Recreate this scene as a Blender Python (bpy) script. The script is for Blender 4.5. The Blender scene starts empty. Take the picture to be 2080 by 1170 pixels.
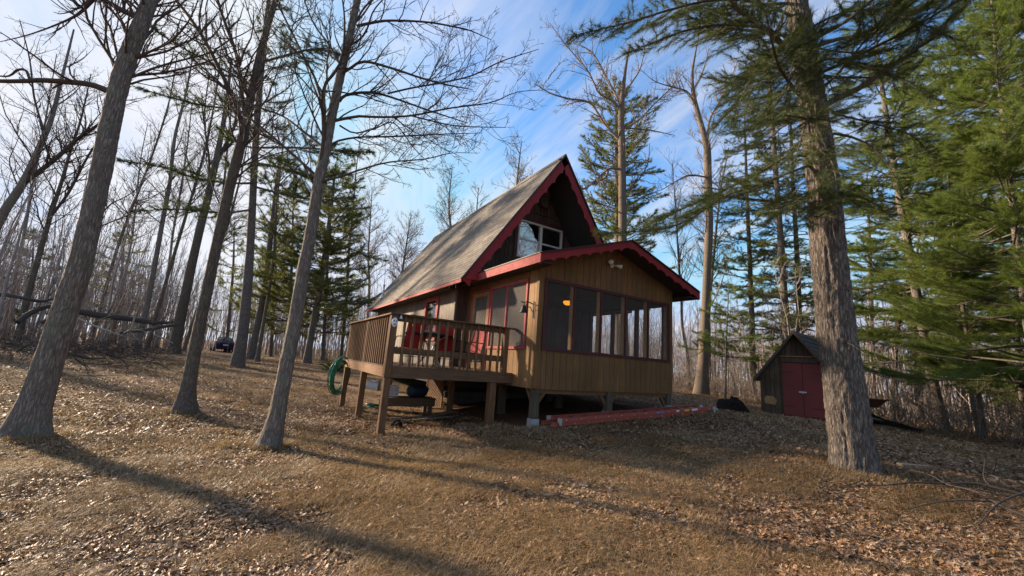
import bpy, math, random
import numpy as np
from mathutils import Vector, Matrix
random.seed(11)
RNG = np.random.default_rng(11)
D = bpy.data
SC = bpy.context.scene
COL = SC.collection
rad = math.radians

# ------------------------------------------------------------------ camera model (measured from the photograph)
FPX = 807.0
YAW, PITCH, ROLL = -0.5394, 0.1857, 0.0751
CAM = np.array([-5.3007, -7.5905, 0.5463])
_f = np.array([-math.sin(YAW)*math.cos(PITCH), math.cos(YAW)*math.cos(PITCH), math.sin(PITCH)])
_r = np.array([math.cos(YAW), math.sin(YAW), 0.0])
_u = np.cross(_r, _f)
RV = _r*math.cos(ROLL)+_u*math.sin(ROLL)
UV = -_r*math.sin(ROLL)+_u*math.cos(ROLL)
FV = _f

def ray(u, v):
    return FV+(u-1040)/FPX*RV+(585-v)/FPX*UV
def at(u, v, d):
    return CAM+ray(u, v)*d
def depth_of(p):
    return float((np.array(p)-CAM)@FV)
def onplane(u, v, ax, val):
    d = ray(u, v)
    return CAM+d*((val-CAM[ax])/d[ax])

cd = D.cameras.new('camera')
cam = D.objects.new('camera', cd)
COL.objects.link(cam)
cd.sensor_width = 36.0
cd.lens = FPX/2080*36
cd.clip_end = 3000
cd.clip_start = 0.05
m = Matrix(((RV[0], UV[0], -FV[0], CAM[0]), (RV[1], UV[1], -FV[1], CAM[1]), (RV[2], UV[2], -FV[2], CAM[2]), (0, 0, 0, 1)))
cam.matrix_world = m
SC.camera = cam
SC.render.resolution_x = 1024
SC.render.resolution_y = 576
SC.view_settings.view_transform = 'Standard'
SC.view_settings.look = 'None'
SC.view_settings.gamma = 1.0
SC.view_settings.exposure = EXPOSURE = 1.9
SC.cycles.max_bounces = 6
SC.cycles.use_denoising = True
SC.cycles.sample_clamp_indirect = 2.5
SC.cycles.sample_clamp_direct = 8.0
SC.cycles.transparent_max_bounces = 24

# ------------------------------------------------------------------ terrain
_TP = np.array([(-5.3,-7.6,-1.05),(-3.11,.88,-1.1),(-3.1,5.75,-1.12),(0,0,-.83),(2.8,.4,-.62),(5.2,.4,-.45),(11,.3,-.55),
    (12.5,-.8,-.62),(2.9,-4.8,-.72),(14,-4.3,-.75),(-8.2,1.6,-1.05),(-6.6,3.9,-1.06),(-9,41,-.52),(-40,30,-.2),(-40,0,-.7),
    (30,40,-.2),(40,0,-1.1),(30,-15,-1.6),(0,-25,-1.3),(-25,-15,-1.1),(40,70,-.2),(-20,90,0.1),(-22,14,-.55),(-6.4,18,-.64),
    (13,6,-.38),(5,16,-.4),(2.4,8,-.7),(-12,26,-.55)], float)
def _tps(r2):
    return 0.5*r2*np.log(r2+1e-9)
def _fit():
    P = _TP[:, :2]/20; n = len(P)
    K = _tps(((P[:, None]-P[None])**2).sum(-1))+np.eye(n)*0.01
    A = np.zeros((n+3, n+3)); A[:n, :n] = K; A[:n, n] = 1; A[:n, n+1:] = P; A[n, :n] = 1; A[n+1:, :n] = P.T
    b = np.zeros(n+3); b[:n] = _TP[:, 2]
    return np.linalg.solve(A, b)
_W = _fit()
def vnoise(x, y, seed=0, per=None):
    """smooth value noise in 0..1 for arrays x, y; per = period in x (integer)"""
    x = np.asarray(x, float); y = np.asarray(y, float)
    xi = np.floor(x).astype(np.int64); yi = np.floor(y).astype(np.int64)
    fx = x-xi; fy = y-yi
    fx = fx*fx*(3-2*fx); fy = fy*fy*(3-2*fy)
    def h(a, b):
        if per: a = a % per
        n = (a*374761393+b*668265263+seed*974634777) & 0x7fffffff
        n = ((n ^ (n >> 13))*1274126177) & 0x7fffffff
        return ((n ^ (n >> 16)) & 0xffff)/65535.0
    return (h(xi, yi)*(1-fx)+h(xi+1, yi)*fx)*(1-fy)+(h(xi, yi+1)*(1-fx)+h(xi+1, yi+1)*fx)*fy
def gz(x, y):
    x = np.asarray(x, float); y = np.asarray(y, float); sh = x.shape
    X = x.ravel(); Y = y.ravel()
    r = np.hypot(X-CAM[0], Y-CAM[1])
    s = np.minimum(1.0, 75/np.maximum(r, 1e-6))
    Q = np.stack([(X-CAM[0])*s+CAM[0], (Y-CAM[1])*s+CAM[1]], 1)/20
    P = _TP[:, :2]/20
    z = _tps(((Q[:, None]-P[None])**2).sum(-1))@_W[:len(P)]+_W[len(P)]+Q@_W[len(P)+1:]
    z += (vnoise(X*.9, Y*.9, 3)-.5)*.07+(vnoise(X*2.7, Y*2.7, 4)-.5)*.025
    return z.reshape(sh)
def gz1(x, y):
    return float(gz(np.array([x]), np.array([y]))[0])
def ground_hit(u, v):
    d = ray(u, v)
    t = np.concatenate([np.linspace(1, 40, 800), np.linspace(40, 300, 600)])
    P = CAM[None]+d[None]*t[:, None]
    g = gz(P[:, 0], P[:, 1])
    i = np.argmax(P[:, 2] < g)
    if i == 0 and P[0, 2] >= g[0]:
        i = len(t)-1
    p = P[i].copy(); p[2] = g[i]
    return p

# ------------------------------------------------------------------ scene tree helpers
def origin_of(o):
    v = Vector((0, 0, 0))
    while o is not None:
        v = v+o.location; o = o.parent
    return np.array(v)
def thing(name, label, cat, loc, group=None):
    o = D.objects.new(name, None); COL.objects.link(o)
    o.empty_display_size = 0.2
    o.location = [float(a) for a in loc]
    o['label'] = label; o['category'] = cat
    if group: o['group'] = group
    return o
def tag(o, label=None, cat=None, group=None, kind=None):
    if label: o['label'] = label
    if cat: o['category'] = cat
    if group: o['group'] = group
    if kind: o['kind'] = kind
    return o

class MB:
    """collects faces in world space and links them as ONE mesh object"""
    def __init__(s):
        s.V = []; s.F = {}; s.n = 0
    def add(s, V, F):
        V = np.asarray(V, float).reshape(-1, 3); F = np.asarray(F, np.int64)
        if F.ndim == 1: F = F[None]
        s.V.append(V); s.F.setdefault(F.shape[1], []).append(F+s.n); s.n += len(V)
        return s
    def prism(s, pts, vec):
        P = np.asarray(pts, float); k = len(P); vec = np.asarray(vec, float)
        nrm = np.zeros(3)
        for i in range(k): nrm += np.cross(P[i], P[(i+1) % k])
        if nrm@vec > 0: P = P[::-1]
        s.add(np.vstack([P, P+vec]), [list(range(k))])
        b = s.n-2*k
        s.F[k].append(np.array([list(range(2*k-1, k-1, -1))])+b)
        s.F.setdefault(4, []).append(np.array([[ (i+1) % k, i, k+i, k+(i+1) % k] for i in range(k)])+b)
        return s
    def box(s, a, b):
        a = np.minimum(a, b).astype(float) if 0 else np.array([min(p, q) for p, q in zip(a, b)], float)
        return s._box2(a, np.array([max(p, q) for p, q in zip(a, b)], float)) if 0 else s
    def beam(s, p0, p1, w, h, up=(0, 0, 1)):
        p0 = np.asarray(p0, float); p1 = np.asarray(p1, float); up = np.asarray(up, float)
        d = p1-p0; d /= np.linalg.norm(d)
        if abs(d@up) > .98: up = np.array([0., 1., 0.])
        x = np.cross(d, up); x /= np.linalg.norm(x); y = np.cross(x, d)
        q = [p0-x*w/2-y*h/2, p0+x*w/2-y*h/2, p0+x*w/2+y*h/2, p0-x*w/2+y*h/2]
        return s.prism(q, p1-p0)
    def tube(s, pts, r, n=8, cap=True):
        P = np.asarray(pts, float); k = len(P)
        R = np.full(k, r, float) if np.isscalar(r) else np.asarray(r, float)
        V = tubes(P[None], R[None], n)[0]
        F = []
        for i in range(k-1):
            for j in range(n):
                F.append([i*n+j, i*n+(j+1) % n, (i+1)*n+(j+1) % n, (i+1)*n+j])
        s.add(V.reshape(-1, 3), F)
        if cap:
            b = s.n-k*n
            s.F.setdefault(n, []).append(np.array([list(range(n-1, -1, -1))])+b)
            s.F[n].append(np.array([list(range((k-1)*n, k*n))])+b)
        return s
    def lathe(s, c, prof, n=20, ax=(0, 0, 1)):
        ax = np.asarray(ax, float); ax /= np.linalg.norm(ax)
        t = np.array([1., 0, 0]) if abs(ax[0]) < .9 else np.array([0., 1, 0])
        x = np.cross(ax, t); x /= np.linalg.norm(x); y = np.cross(ax, x)
        a = np.arange(n)*2*math.pi/n
        V = []
        for r, h in prof:
            V.append(np.asarray(c)+h*ax+r*(np.cos(a)[:, None]*x+np.sin(a)[:, None]*y))
        F = []
        for i in range(len(prof)-1):
            for j in range(n):
                F.append([i*n+j, i*n+(j+1) % n, (i+1)*n+(j+1) % n, (i+1)*n+j])
        return s.add(np.vstack(V), F)
    def build(s, name, mat, parent=None, smooth=False, bevel=0, loc=None):
        V = np.vstack(s.V)
        if parent is not None:
            o0 = origin_of(parent)
        elif loc is not None:
            o0 = np.asarray(loc, float)
        else:
            o0 = np.array([(V[:, 0].min()+V[:, 0].max())/2, (V[:, 1].min()+V[:, 1].max())/2, V[:, 2].min()])
        me = D.meshes.new(name)
        li = []; ls = []; st = 0
        for k, fl in s.F.items():
            F = np.concatenate(fl); li.append(F.ravel())
            ls.append(np.stack([st+np.arange(len(F))*k, np.full(len(F), k)], 1)); st += F.size
        L = np.concatenate(li); S = np.concatenate(ls)
        me.vertices.add(len(V)); me.vertices.foreach_set('co', (V-o0).astype(np.float32).ravel())
        me.loops.add(len(L)); me.loops.foreach_set('vertex_index', L.astype(np.int32))
        me.polygons.add(len(S)); me.polygons.foreach_set('loop_start', S[:, 0].astype(np.int32))
        me.polygons.foreach_set('loop_total', S[:, 1].astype(np.int32))
        me.polygons.foreach_set('use_smooth', np.full(len(S), bool(smooth)))
        me.update(calc_edges=True)
        if mat is not None: me.materials.append(mat)
        o = D.objects.new(name, me); COL.objects.link(o)
        if parent is not None: o.parent = parent
        else: o.location = o0
        if bevel:
            b = o.modifiers.new('bevel', 'BEVEL'); b.width = bevel; b.segments = 2; b.limit_method = 'ANGLE'
        return o
def _bx(s, a, b):
    x0, x1 = sorted((a[0], b[0])); y0, y1 = sorted((a[1], b[1])); z0, z1 = sorted((a[2], b[2]))
    return s.prism([(x0, y0, z0), (x1, y0, z0), (x1, y1, z0), (x0, y1, z0)], (0, 0, z1-z0))
MB.box = _bx

def tubes(P, R, n):
    """P (N,k,3), R (N,k) -> rings (N,k,n,3)"""
    T = np.empty_like(P)
    T[:, 1:-1] = P[:, 2:]-P[:, :-2]; T[:, 0] = P[:, 1]-P[:, 0]; T[:, -1] = P[:, -1]-P[:, -2]
    T /= np.linalg.norm(T, axis=2, keepdims=True)+1e-12
    m = T.mean(1); ref = np.where(np.abs(m[:, 2:3]) < .7*np.linalg.norm(m, axis=1, keepdims=True), [[0., 0, 1]], [[1., 0.13, 0]])
    X = np.cross(T, ref[:, None]); X /= np.linalg.norm(X, axis=2, keepdims=True)+1e-12
    Y = np.cross(T, X)
    a = np.arange(n)*2*math.pi/n
    return P[:, :, None]+R[:, :, None, None]*(np.cos(a)[None, None, :, None]*X[:, :, None]+np.sin(a)[None, None, :, None]*Y[:, :, None])
class Limbs:
    """many polylines -> one mesh, vectorised"""
    def __init__(s): s.g = {}
    def add(s, P, R, n):
        s.g.setdefault((len(P), n), []).append((P, R))
    def into(s, mb):
        for (k, n), L in s.g.items():
            P = np.array([a for a, b in L]); R = np.array([b for a, b in L])
            V = tubes(P, R, n); N = len(P)
            i, j = np.meshgrid(np.arange(k-1), np.arange(n), indexing='ij')
            q = np.stack([i*n+j, i*n+(j+1) % n, (i+1)*n+(j+1) % n, (i+1)*n+j], -1).reshape(-1, 4)
            F = (q[None]+(np.arange(N)*k*n)[:, None, None]).reshape(-1, 4)
            mb.add(V.reshape(-1, 3), F)
        return mb
def spline(P, n):
    """Catmull-Rom resample of rows of P"""
    P = np.asarray(P, float)
    Q = np.vstack([2*P[0]-P[1], P, 2*P[-1]-P[-2]])
    seg = np.r_[0, np.cumsum(np.linalg.norm(np.diff(P[:, :3], axis=0), axis=1))]
    t = np.interp(np.linspace(0, seg[-1], n), seg, np.arange(len(P)))
    i = np.minimum(t.astype(int), len(P)-2); f = (t-i)[:, None]
    a, b, c, d = Q[i], Q[i+1], Q[i+2], Q[i+3]
    return .5*(2*b+(c-a)*f+(2*a-5*b+4*c-d)*f**2+(3*b-a-3*c+d)*f**3)

# ------------------------------------------------------------------ materials
class NT:
    def __init__(s, name):
        s.m = D.materials.new(name); s.m.use_nodes = True; s.t = s.m.node_tree
        s.b = s.t.nodes['Principled BSDF']; s.out = s.t.nodes['Material Output']
    def n(s, typ, **kw):
        nd = s.t.nodes.new(typ)
        for k, v in kw.items():
            if k in ('i0', 'i1', 'i2', 'i3'): s.set(nd.inputs[int(k[1])], v)
            elif hasattr(nd, k) and not k[0].isupper(): setattr(nd, k, v)
            else: s.set(nd.inputs[k.replace('_', ' ')], v)
        return nd
    def set(s, inp, v):
        if isinstance(v, bpy.types.Node): v = v.outputs[0]
        if isinstance(v, bpy.types.NodeSocket): s.t.links.new(v, inp)
        else: inp.default_value = v
    def coords(s, scale=(1, 1, 1), kind='Object', rot=(0, 0, 0)):
        c = s.n('ShaderNodeTexCoord')
        return s.n('ShaderNodeMapping', Vector=c.outputs[kind], Scale=scale, Rotation=rot)
    def noise(s, vec, scale, detail=4, rough=.55, dist=0):
        return s.n('ShaderNodeTexNoise', Vector=vec, Scale=scale, Detail=detail, Roughness=rough, Distortion=dist)
    def ramp(s, fac, stops, interp='LINEAR'):
        r = s.n('ShaderNodeValToRGB', Fac=fac); e = r.color_ramp.elements; r.color_ramp.interpolation = interp
        while len(e) < len(stops): e.new(.5)
        for el, (p, c) in zip(e, stops):
            el.position = p; el.color = (*c, 1) if len(c) == 3 else c
        return r
    def mix(s, fac, a, b, mode='MIX'):
        x = s.n('ShaderNodeMix', data_type='RGBA', blend_type=mode)
        for k, v in ((0, fac), (6, a), (7, b)):
            if isinstance(v, tuple) and len(v) == 3: v = (*v, 1)
            s.set(x.inputs[k], v)
        return x.outputs[2]
    def math(s, op, a, b=0.0, clamp=False):
        x = s.n('ShaderNodeMath', operation=op, i0=a, i1=b); x.use_clamp = clamp; return x
    def bump(s, h, strength=.5, dist=.02):
        b = s.n('ShaderNodeBump', Height=h, Strength=strength, Distance=dist); s.set(s.b.inputs['Normal'], b); return b
    def fin(s, col=None, rough=.8, spec=.3):
        if col is not None:
            if isinstance(col, tuple) and len(col) == 3: col = (*col, 1)
            s.set(s.b.inputs['Base Color'], col)
        s.set(s.b.inputs['Roughness'], rough); s.b.inputs['Specular IOR Level'].default_value = spec
        return s.m
    def island(s):
        return s.n('ShaderNodeNewGeometry').outputs['Random Per Island']

def wood(name, c0, c1, c2, axis='z', rough=.75, scale=1.0, vary=.35, weather=None):
    t = NT(name)
    sc = {'z': (14, 14, .9), 'x': (.9, 14, 14), 'y': (14, .9, 14)}[axis]
    v = t.coords(tuple(a*scale for a in sc))
    isl = t.island()
    off = t.n('ShaderNodeVectorMath', operation='ADD', i0=v, i1=t.n('ShaderNodeCombineXYZ', X=t.math('MULTIPLY', isl, 37.0), Y=t.math('MULTIPLY', isl, 11.0)))
    g = t.noise(off, 2.2, 6, .65, 1.2)
    g2 = t.noise(t.coords(), 1.3, 3)
    col = t.ramp(g, [(.25, c0), (.52, c1), (.8, c2)])
    hs = t.n('ShaderNodeHueSaturation', Color=col, Value=t.math('ADD', t.math('MULTIPLY', isl, vary), 1-vary*.5))
    c = t.mix(t.ramp(g2, [(.35, (0, 0, 0)), (.75, (.45, .45, .45))]), hs.outputs[0], tuple(a*.45 for a in c0))
    if weather:
        w = t.noise(off, .9, 4, .6)
        c = t.mix(t.ramp(w, [(.45, (0, 0, 0)), (.7, (.8, .8, .8))]), c, weather)
    t.bump(g, .35, .01)
    return t.fin(c, rough, .25)
def paint(name, c, faded, amt=.5, rough=.55, scale=6):
    t = NT(name)
    n1 = t.noise(t.coords(), scale, 6, .7); n2 = t.noise(t.coords((1, 1, .3)), 40, 3, .6)
    f = t.math('MULTIPLY', t.ramp(n1, [(.35, (0, 0, 0)), (.7, (1, 1, 1))]).outputs[0], amt)
    col = t.mix(f, c, faded)
    t.bump(n2, .15, .004)
    return t.fin(col, rough, .35)
def plain(name, c, rough=.5, metal=0, spec=.5, var=.12, scale=9):
    t = NT(name)
    n1 = t.noise(t.coords(), scale, 5, .6)
    col = t.mix(n1.outputs[0], tuple(a*(1-var) for a in c), tuple(min(1, a*(1+var)) for a in c))
    t.b.inputs['Metallic'].default_value = metal
    return t.fin(col, rough, spec)
def bark(name, dark, mid, light, furrow=(9, 9, 1.6), bump=.9, lichen=None):
    t = NT(name)
    v = t.coords((furrow[0]*2.1, furrow[1]*2.1, furrow[2]*1.5))
    w = t.noise(v, 1.6, 5, .6, .6)
    vo = t.n('ShaderNodeTexVoronoi', Vector=t.n('ShaderNodeVectorMath', operation='ADD', i0=v, i1=t.n('ShaderNodeVectorMath', operation='SCALE', i0=w.outputs[1], Scale=1.3)), Scale=1.5, feature='DISTANCE_TO_EDGE')
    fine = t.noise(t.coords((30, 30, 9)), 1.8, 5, .7)
    e = t.ramp(vo, [(0.0, (0, 0, 0)), (.22, (1, 1, 1))])
    hgt = t.math('ADD', t.math('MULTIPLY', e.outputs[0], .45), t.math('MULTIPLY', fine, .75))
    col = t.ramp(t.math('ADD', t.math('MULTIPLY', hgt, .5), t.math('MULTIPLY', w, .4)), [(.22, dark), (.5, mid), (.8, light)])
    c = col.outputs[0]
    if lichen:
        l = t.noise(t.coords(), 3.2, 5, .65)
        c = t.mix(t.ramp(l, [(.50, (0, 0, 0)), (.64, (.6, .6, .6))]), c, lichen)
    t.bump(hgt, bump, .03)
    return t.fin(c, .9, .15)
def foliage(name, stops, trans=.35):
    t = NT(name)
    isl = t.island()
    n1 = t.noise(t.coords(), .8, 3)
    col = t.ramp(t.math('ADD', t.math('MULTIPLY', isl, .6), t.math('MULTIPLY', n1, .45)), stops)
    t.set(t.b.inputs['Base Color'], col); t.b.inputs['Roughness'].default_value = .55; t.b.inputs['Specular IOR Level'].default_value = .3
    tr = t.n('ShaderNodeBsdfTranslucent', Color=t.mix(1.0, col.outputs[0], (1.0, 1.0, .55), 'MULTIPLY'))
    mx = t.n('ShaderNodeMixShader', i0=trans, i1=t.b.outputs[0], i2=tr)
    t.t.links.new(mx.outputs[0], t.out.inputs[0])
    return t.m

MAT = {}
MAT['siding'] = wood('stained_plywood_siding', (.108, .053, .020), (.20, .105, .039), (.275, .158, .062), vary=.16, weather=(.12, .075, .04))
MAT['siding_lit'] = wood('stained_siding_sunlit', (.17, .09, .035), (.30, .17, .07), (.42, .26, .12), vary=.16)  # lighter copy of the siding, sunlight on the left wall put into the colour
MAT['darkwood'] = wood('dark_brown_boards', (.048, .029, .021), (.10, .062, .045), (.16, .105, .075), vary=.45)
MAT['greywood'] = wood('weathered_grey_boards', (.08, .06, .045), (.19, .155, .12), (.34, .29, .23), vary=.4)
MAT['deckwood'] = wood('weathered_deck_timber', (.08, .04, .018), (.175, .092, .043), (.29, .16, .078), vary=.35)
MAT['deckwood_x'] = wood('weathered_deck_plank', (.06, .036, .021), (.13, .075, .042), (.22, .135, .078), axis='x', vary=.35)
MAT['deckwood_y'] = wood('deck_rim_timber', (.13, .06, .026), (.26, .133, .058), (.40, .22, .10), axis='y', vary=.35)
MAT['postwood'] = wood('grey_brown_post', (.05, .037, .027), (.11, .083, .062), (.2, .16, .12), vary=.3)
MAT['tanwood'] = wood('bare_pine_trim', (.22, .12, .045), (.36, .21, .085), (.48, .31, .15), vary=.25)
MAT['shedwood'] = wood('old_shed_boards', (.035, .023, .015), (.09, .060, .038), (.17, .118, .076), vary=.6)
MAT['red'] = paint('red_trim_paint', (.23, .018, .022), (.32, .05, .048), .35, .75)
MAT['redfade_lit'] = paint('faded_sunlit_red_paint', (.30, .045, .045), (.46, .16, .14), .7, .8)  # pinker red: part faded paint, part sunlight put into the colour
MAT['shedred'] = paint('barn_red_door_paint', (.19, .036, .029), (.11, .03, .025), .7, .75, 2.5)
MAT['fascia_dark'] = plain('black_drip_edge', (.02, .018, .017), .6)
MAT['soffit'] = plain('dark_soffit', (.036, .029, .024), .8)
MAT['white'] = plain('white_vinyl', (.62, .58, .52), .4)
MAT['black'] = plain('black_metal', (.012, .012, .012), .6, 0, .3)
MAT['galv'] = plain('galvanised_metal', (.42, .47, .5), .45, .6)
MAT['concrete'] = plain('grey_concrete', (.26, .28, .28), .9)
MAT['block'] = plain('dark_foundation_blocks', (.07, .065, .06), .95)
MAT['orange'] = paint('orange_fibreglass', (.34, .068, .042), (.28, .085, .06), .5, .6, 9)
MAT['alu'] = plain('aluminium', (.5, .5, .5), .4, .8)
MAT['yellow'] = plain('yellow_sticker', (.65, .42, .02), .5)
MAT['sticker'] = plain('white_sticker', (.6, .6, .62), .5)
MAT['blue_sticker'] = plain('blue_sticker', (.12, .13, .3), .5)
MAT['redcloth'] = plain('red_sling_fabric', (.33, .015, .018), .8, var=.2, scale=30)
MAT['hose'] = plain('green_hose', (.0, .16, .085), .35, var=.3)
MAT['bucket'] = plain('white_bucket_plastic', (.62, .64, .68), .45)
MAT['bluebin'] = plain('dark_blue_plastic', (.012, .035, .06), .5)
MAT['rust'] = paint('rusty_steel', (.10, .045, .022), (.06, .03, .02), .8, .8, 12)
MAT['carpaint'] = plain('dark_blue_car_paint', (.01, .014, .055), .4, 0, .2)
MAT['carglass'] = plain('dark_car_glass', (.01, .012, .014), .2, 0, .25)
MAT['tyre'] = plain('tyre_rubber', (.012, .012, .012), .8)
MAT['taillight'] = plain('tail_light_red', (.22, .01, .01), .2)
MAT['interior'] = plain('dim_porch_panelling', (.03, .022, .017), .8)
MAT['cloth_pale'] = plain('pale_blue_cloth', (.42, .50, .58), .85, var=.35, scale=14)
MAT['log'] = bark('weathered_log_bark', (.03, .026, .023), (.085, .073, .065), (.17, .15, .135), (12, 12, 12), .6)
MAT['palewood'] = wood('barkless_pale_wood', (.25, .21, .16), (.38, .33, .26), (.5, .44, .36), 'x')
MAT['dirt'] = bark('rotten_dark_wood', (.006, .005, .004), (.018, .013, .01), (.04, .03, .022), (10, 10, 10), .9)
MAT['bark_grey'] = bark('grey_hardwood_bark', (.065, .052, .043), (.20, .167, .138), (.36, .305, .255), (11, 11, 2.2), .9, (.20, .21, .16))
MAT['bark_dark'] = bark('dark_hardwood_bark', (.045, .035, .028), (.135, .11, .09), (.26, .22, .18), (12, 12, 2.4), .9, (.15, .16, .11))
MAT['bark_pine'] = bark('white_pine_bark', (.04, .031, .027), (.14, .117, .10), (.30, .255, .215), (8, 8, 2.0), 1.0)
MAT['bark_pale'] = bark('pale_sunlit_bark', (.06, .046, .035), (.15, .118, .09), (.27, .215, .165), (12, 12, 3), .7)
MAT['twig'] = bark('twig_bark', (.035, .026, .022), (.075, .058, .048), (.13, .10, .085), (20, 20, 20), .3)
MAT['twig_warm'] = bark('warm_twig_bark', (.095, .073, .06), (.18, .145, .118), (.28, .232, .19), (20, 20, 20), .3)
MAT['woods'] = bark('hazed_far_woods_bark', (.18, .148, .135), (.28, .238, .218), (.39, .345, .32), (3, 3, 1), .2)  # bark lightened so that the distance haze sits in its colour
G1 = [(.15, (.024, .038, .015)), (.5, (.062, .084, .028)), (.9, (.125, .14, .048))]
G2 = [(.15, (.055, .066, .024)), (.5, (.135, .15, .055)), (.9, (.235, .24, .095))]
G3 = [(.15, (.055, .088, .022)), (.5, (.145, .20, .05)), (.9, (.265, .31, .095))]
MAT['needle'] = foliage('white_pine_needles', G1)
MAT['needle_olive'] = foliage('olive_pine_needles', G2, .5)
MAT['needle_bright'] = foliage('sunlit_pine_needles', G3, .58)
MAT['leaf'] = foliage('fallen_oak_leaves', [(.1, (.095, .046, .022)), (.35, (.20, .103, .05)), (.6, (.31, .185, .105)), (.85, (.42, .305, .20)), (1.0, (.27, .095, .036))], .12)
MAT['grass'] = foliage('dry_grass_blades', [(.1, (.13, .095, .045)), (.5, (.27, .172, .088)), (.82, (.41, .29, .165)), (.94, (.16, .14, .05)), (1., (.12, .135, .04))], .25)

def screen_mat(nm='insect_screen', k=.36):
    t = NT(nm)
    t.fin((.30, .27, .245), .9, .1)
    tr = t.n('ShaderNodeBsdfTransparent', Color=(1, 1, 1, 1))
    mx = t.n('ShaderNodeMixShader', i0=k, i1=tr, i2=t.b.outputs[0])
    t.t.links.new(mx.outputs[0], t.out.inputs[0]); return t.m
MAT['screen'] = screen_mat()
def glass_mat():
    t = NT('window_glass')
    tr = t.n('ShaderNodeBsdfTransparent', Color=(.8, .85, .88, 1))
    gl = t.n('ShaderNodeBsdfGlossy', Color=(1, 1, 1, 1), Roughness=.02)
    wv = t.noise(t.coords(), 5, 2)
    bp = t.n('ShaderNodeBump', Height=wv, Strength=.03, Distance=.05)
    fr = t.n('ShaderNodeFresnel', IOR=2.4)
    mx = t.n('ShaderNodeMixShader', i0=t.math('ADD', fr, .16, True), i1=tr, i2=gl)
    t.t.links.new(mx.outputs[0], t.out.inputs[0]); return t.m
MAT['glass'] = glass_mat()
MAT['screen_front'] = screen_mat('clear_insect_screen', .17)
def lamp_mat():
    t = NT('amber_lamp_glass')
    t.fin((.8, .35, .05), .4)
    t.b.inputs['Emission Color'].default_value = (1.0, .33, .02, 1); t.b.inputs['Emission Strength'].default_value = 0.35
    return t.m
MAT['amber'] = lamp_mat()
def shingle_mat():
    t = NT('tan_asphalt_shingles')
    # object space: y runs along the eave, slope distance is z/sin(pitch)
    c = t.n('ShaderNodeTexCoord'); s = t.n('ShaderNodeSeparateXYZ', Vector=c.outputs['Object'])
    v = t.n('ShaderNodeCombineXYZ', X=s.outputs['Y'], Y=t.math('MULTIPLY', s.outputs['Z'], 1.21))
    br = t.n('ShaderNodeTexBrick', Vector=v, Color1=(.0, .0, .0, 1), Color2=(1, 1, 1, 1), Mortar=(.5, .5, .5, 1), Scale=1.0, Mortar_Size=.006, Brick_Width=.34, Row_Height=.145, Bias=0.0)
    br.offset = .37
    n1 = t.noise(t.coords(), 60, 3, .7); n2 = t.noise(t.coords((1, .35, 1)), 1.2, 4)
    col = t.ramp(t.math('ADD', t.math('MULTIPLY', br.outputs[0], .5), t.math('MULTIPLY', n2, .5)), [(.15, (.13, .113, .096)), (.5, (.215, .19, .16)), (.85, (.30, .27, .232))])
    c2 = t.mix(t.math('MULTIPLY', n1, .5), col.outputs[0], (.10, .085, .07))
    c3 = t.mix(br.outputs[1], c2, (.03, .026, .022))
    # lower edge of each course stands proud
    row = t.math('FRACT', t.math('DIVIDE', t.math('MULTIPLY', s.outputs['Z'], 1.21), .145))
    hh = t.math('ADD', t.math('SUBTRACT', 1.0, row), t.math('MULTIPLY', n1, .3))
    t.bump(hh, .45, .015)
    lip = t.ramp(row, [(.84, (0, 0, 0)), (.93, (.92, .92, .92))])
    c4 = t.mix(lip, c3, (.035, .03, .026))
    return t.fin(c4, .95, .1)
MAT['shingle'] = shingle_mat()

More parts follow.
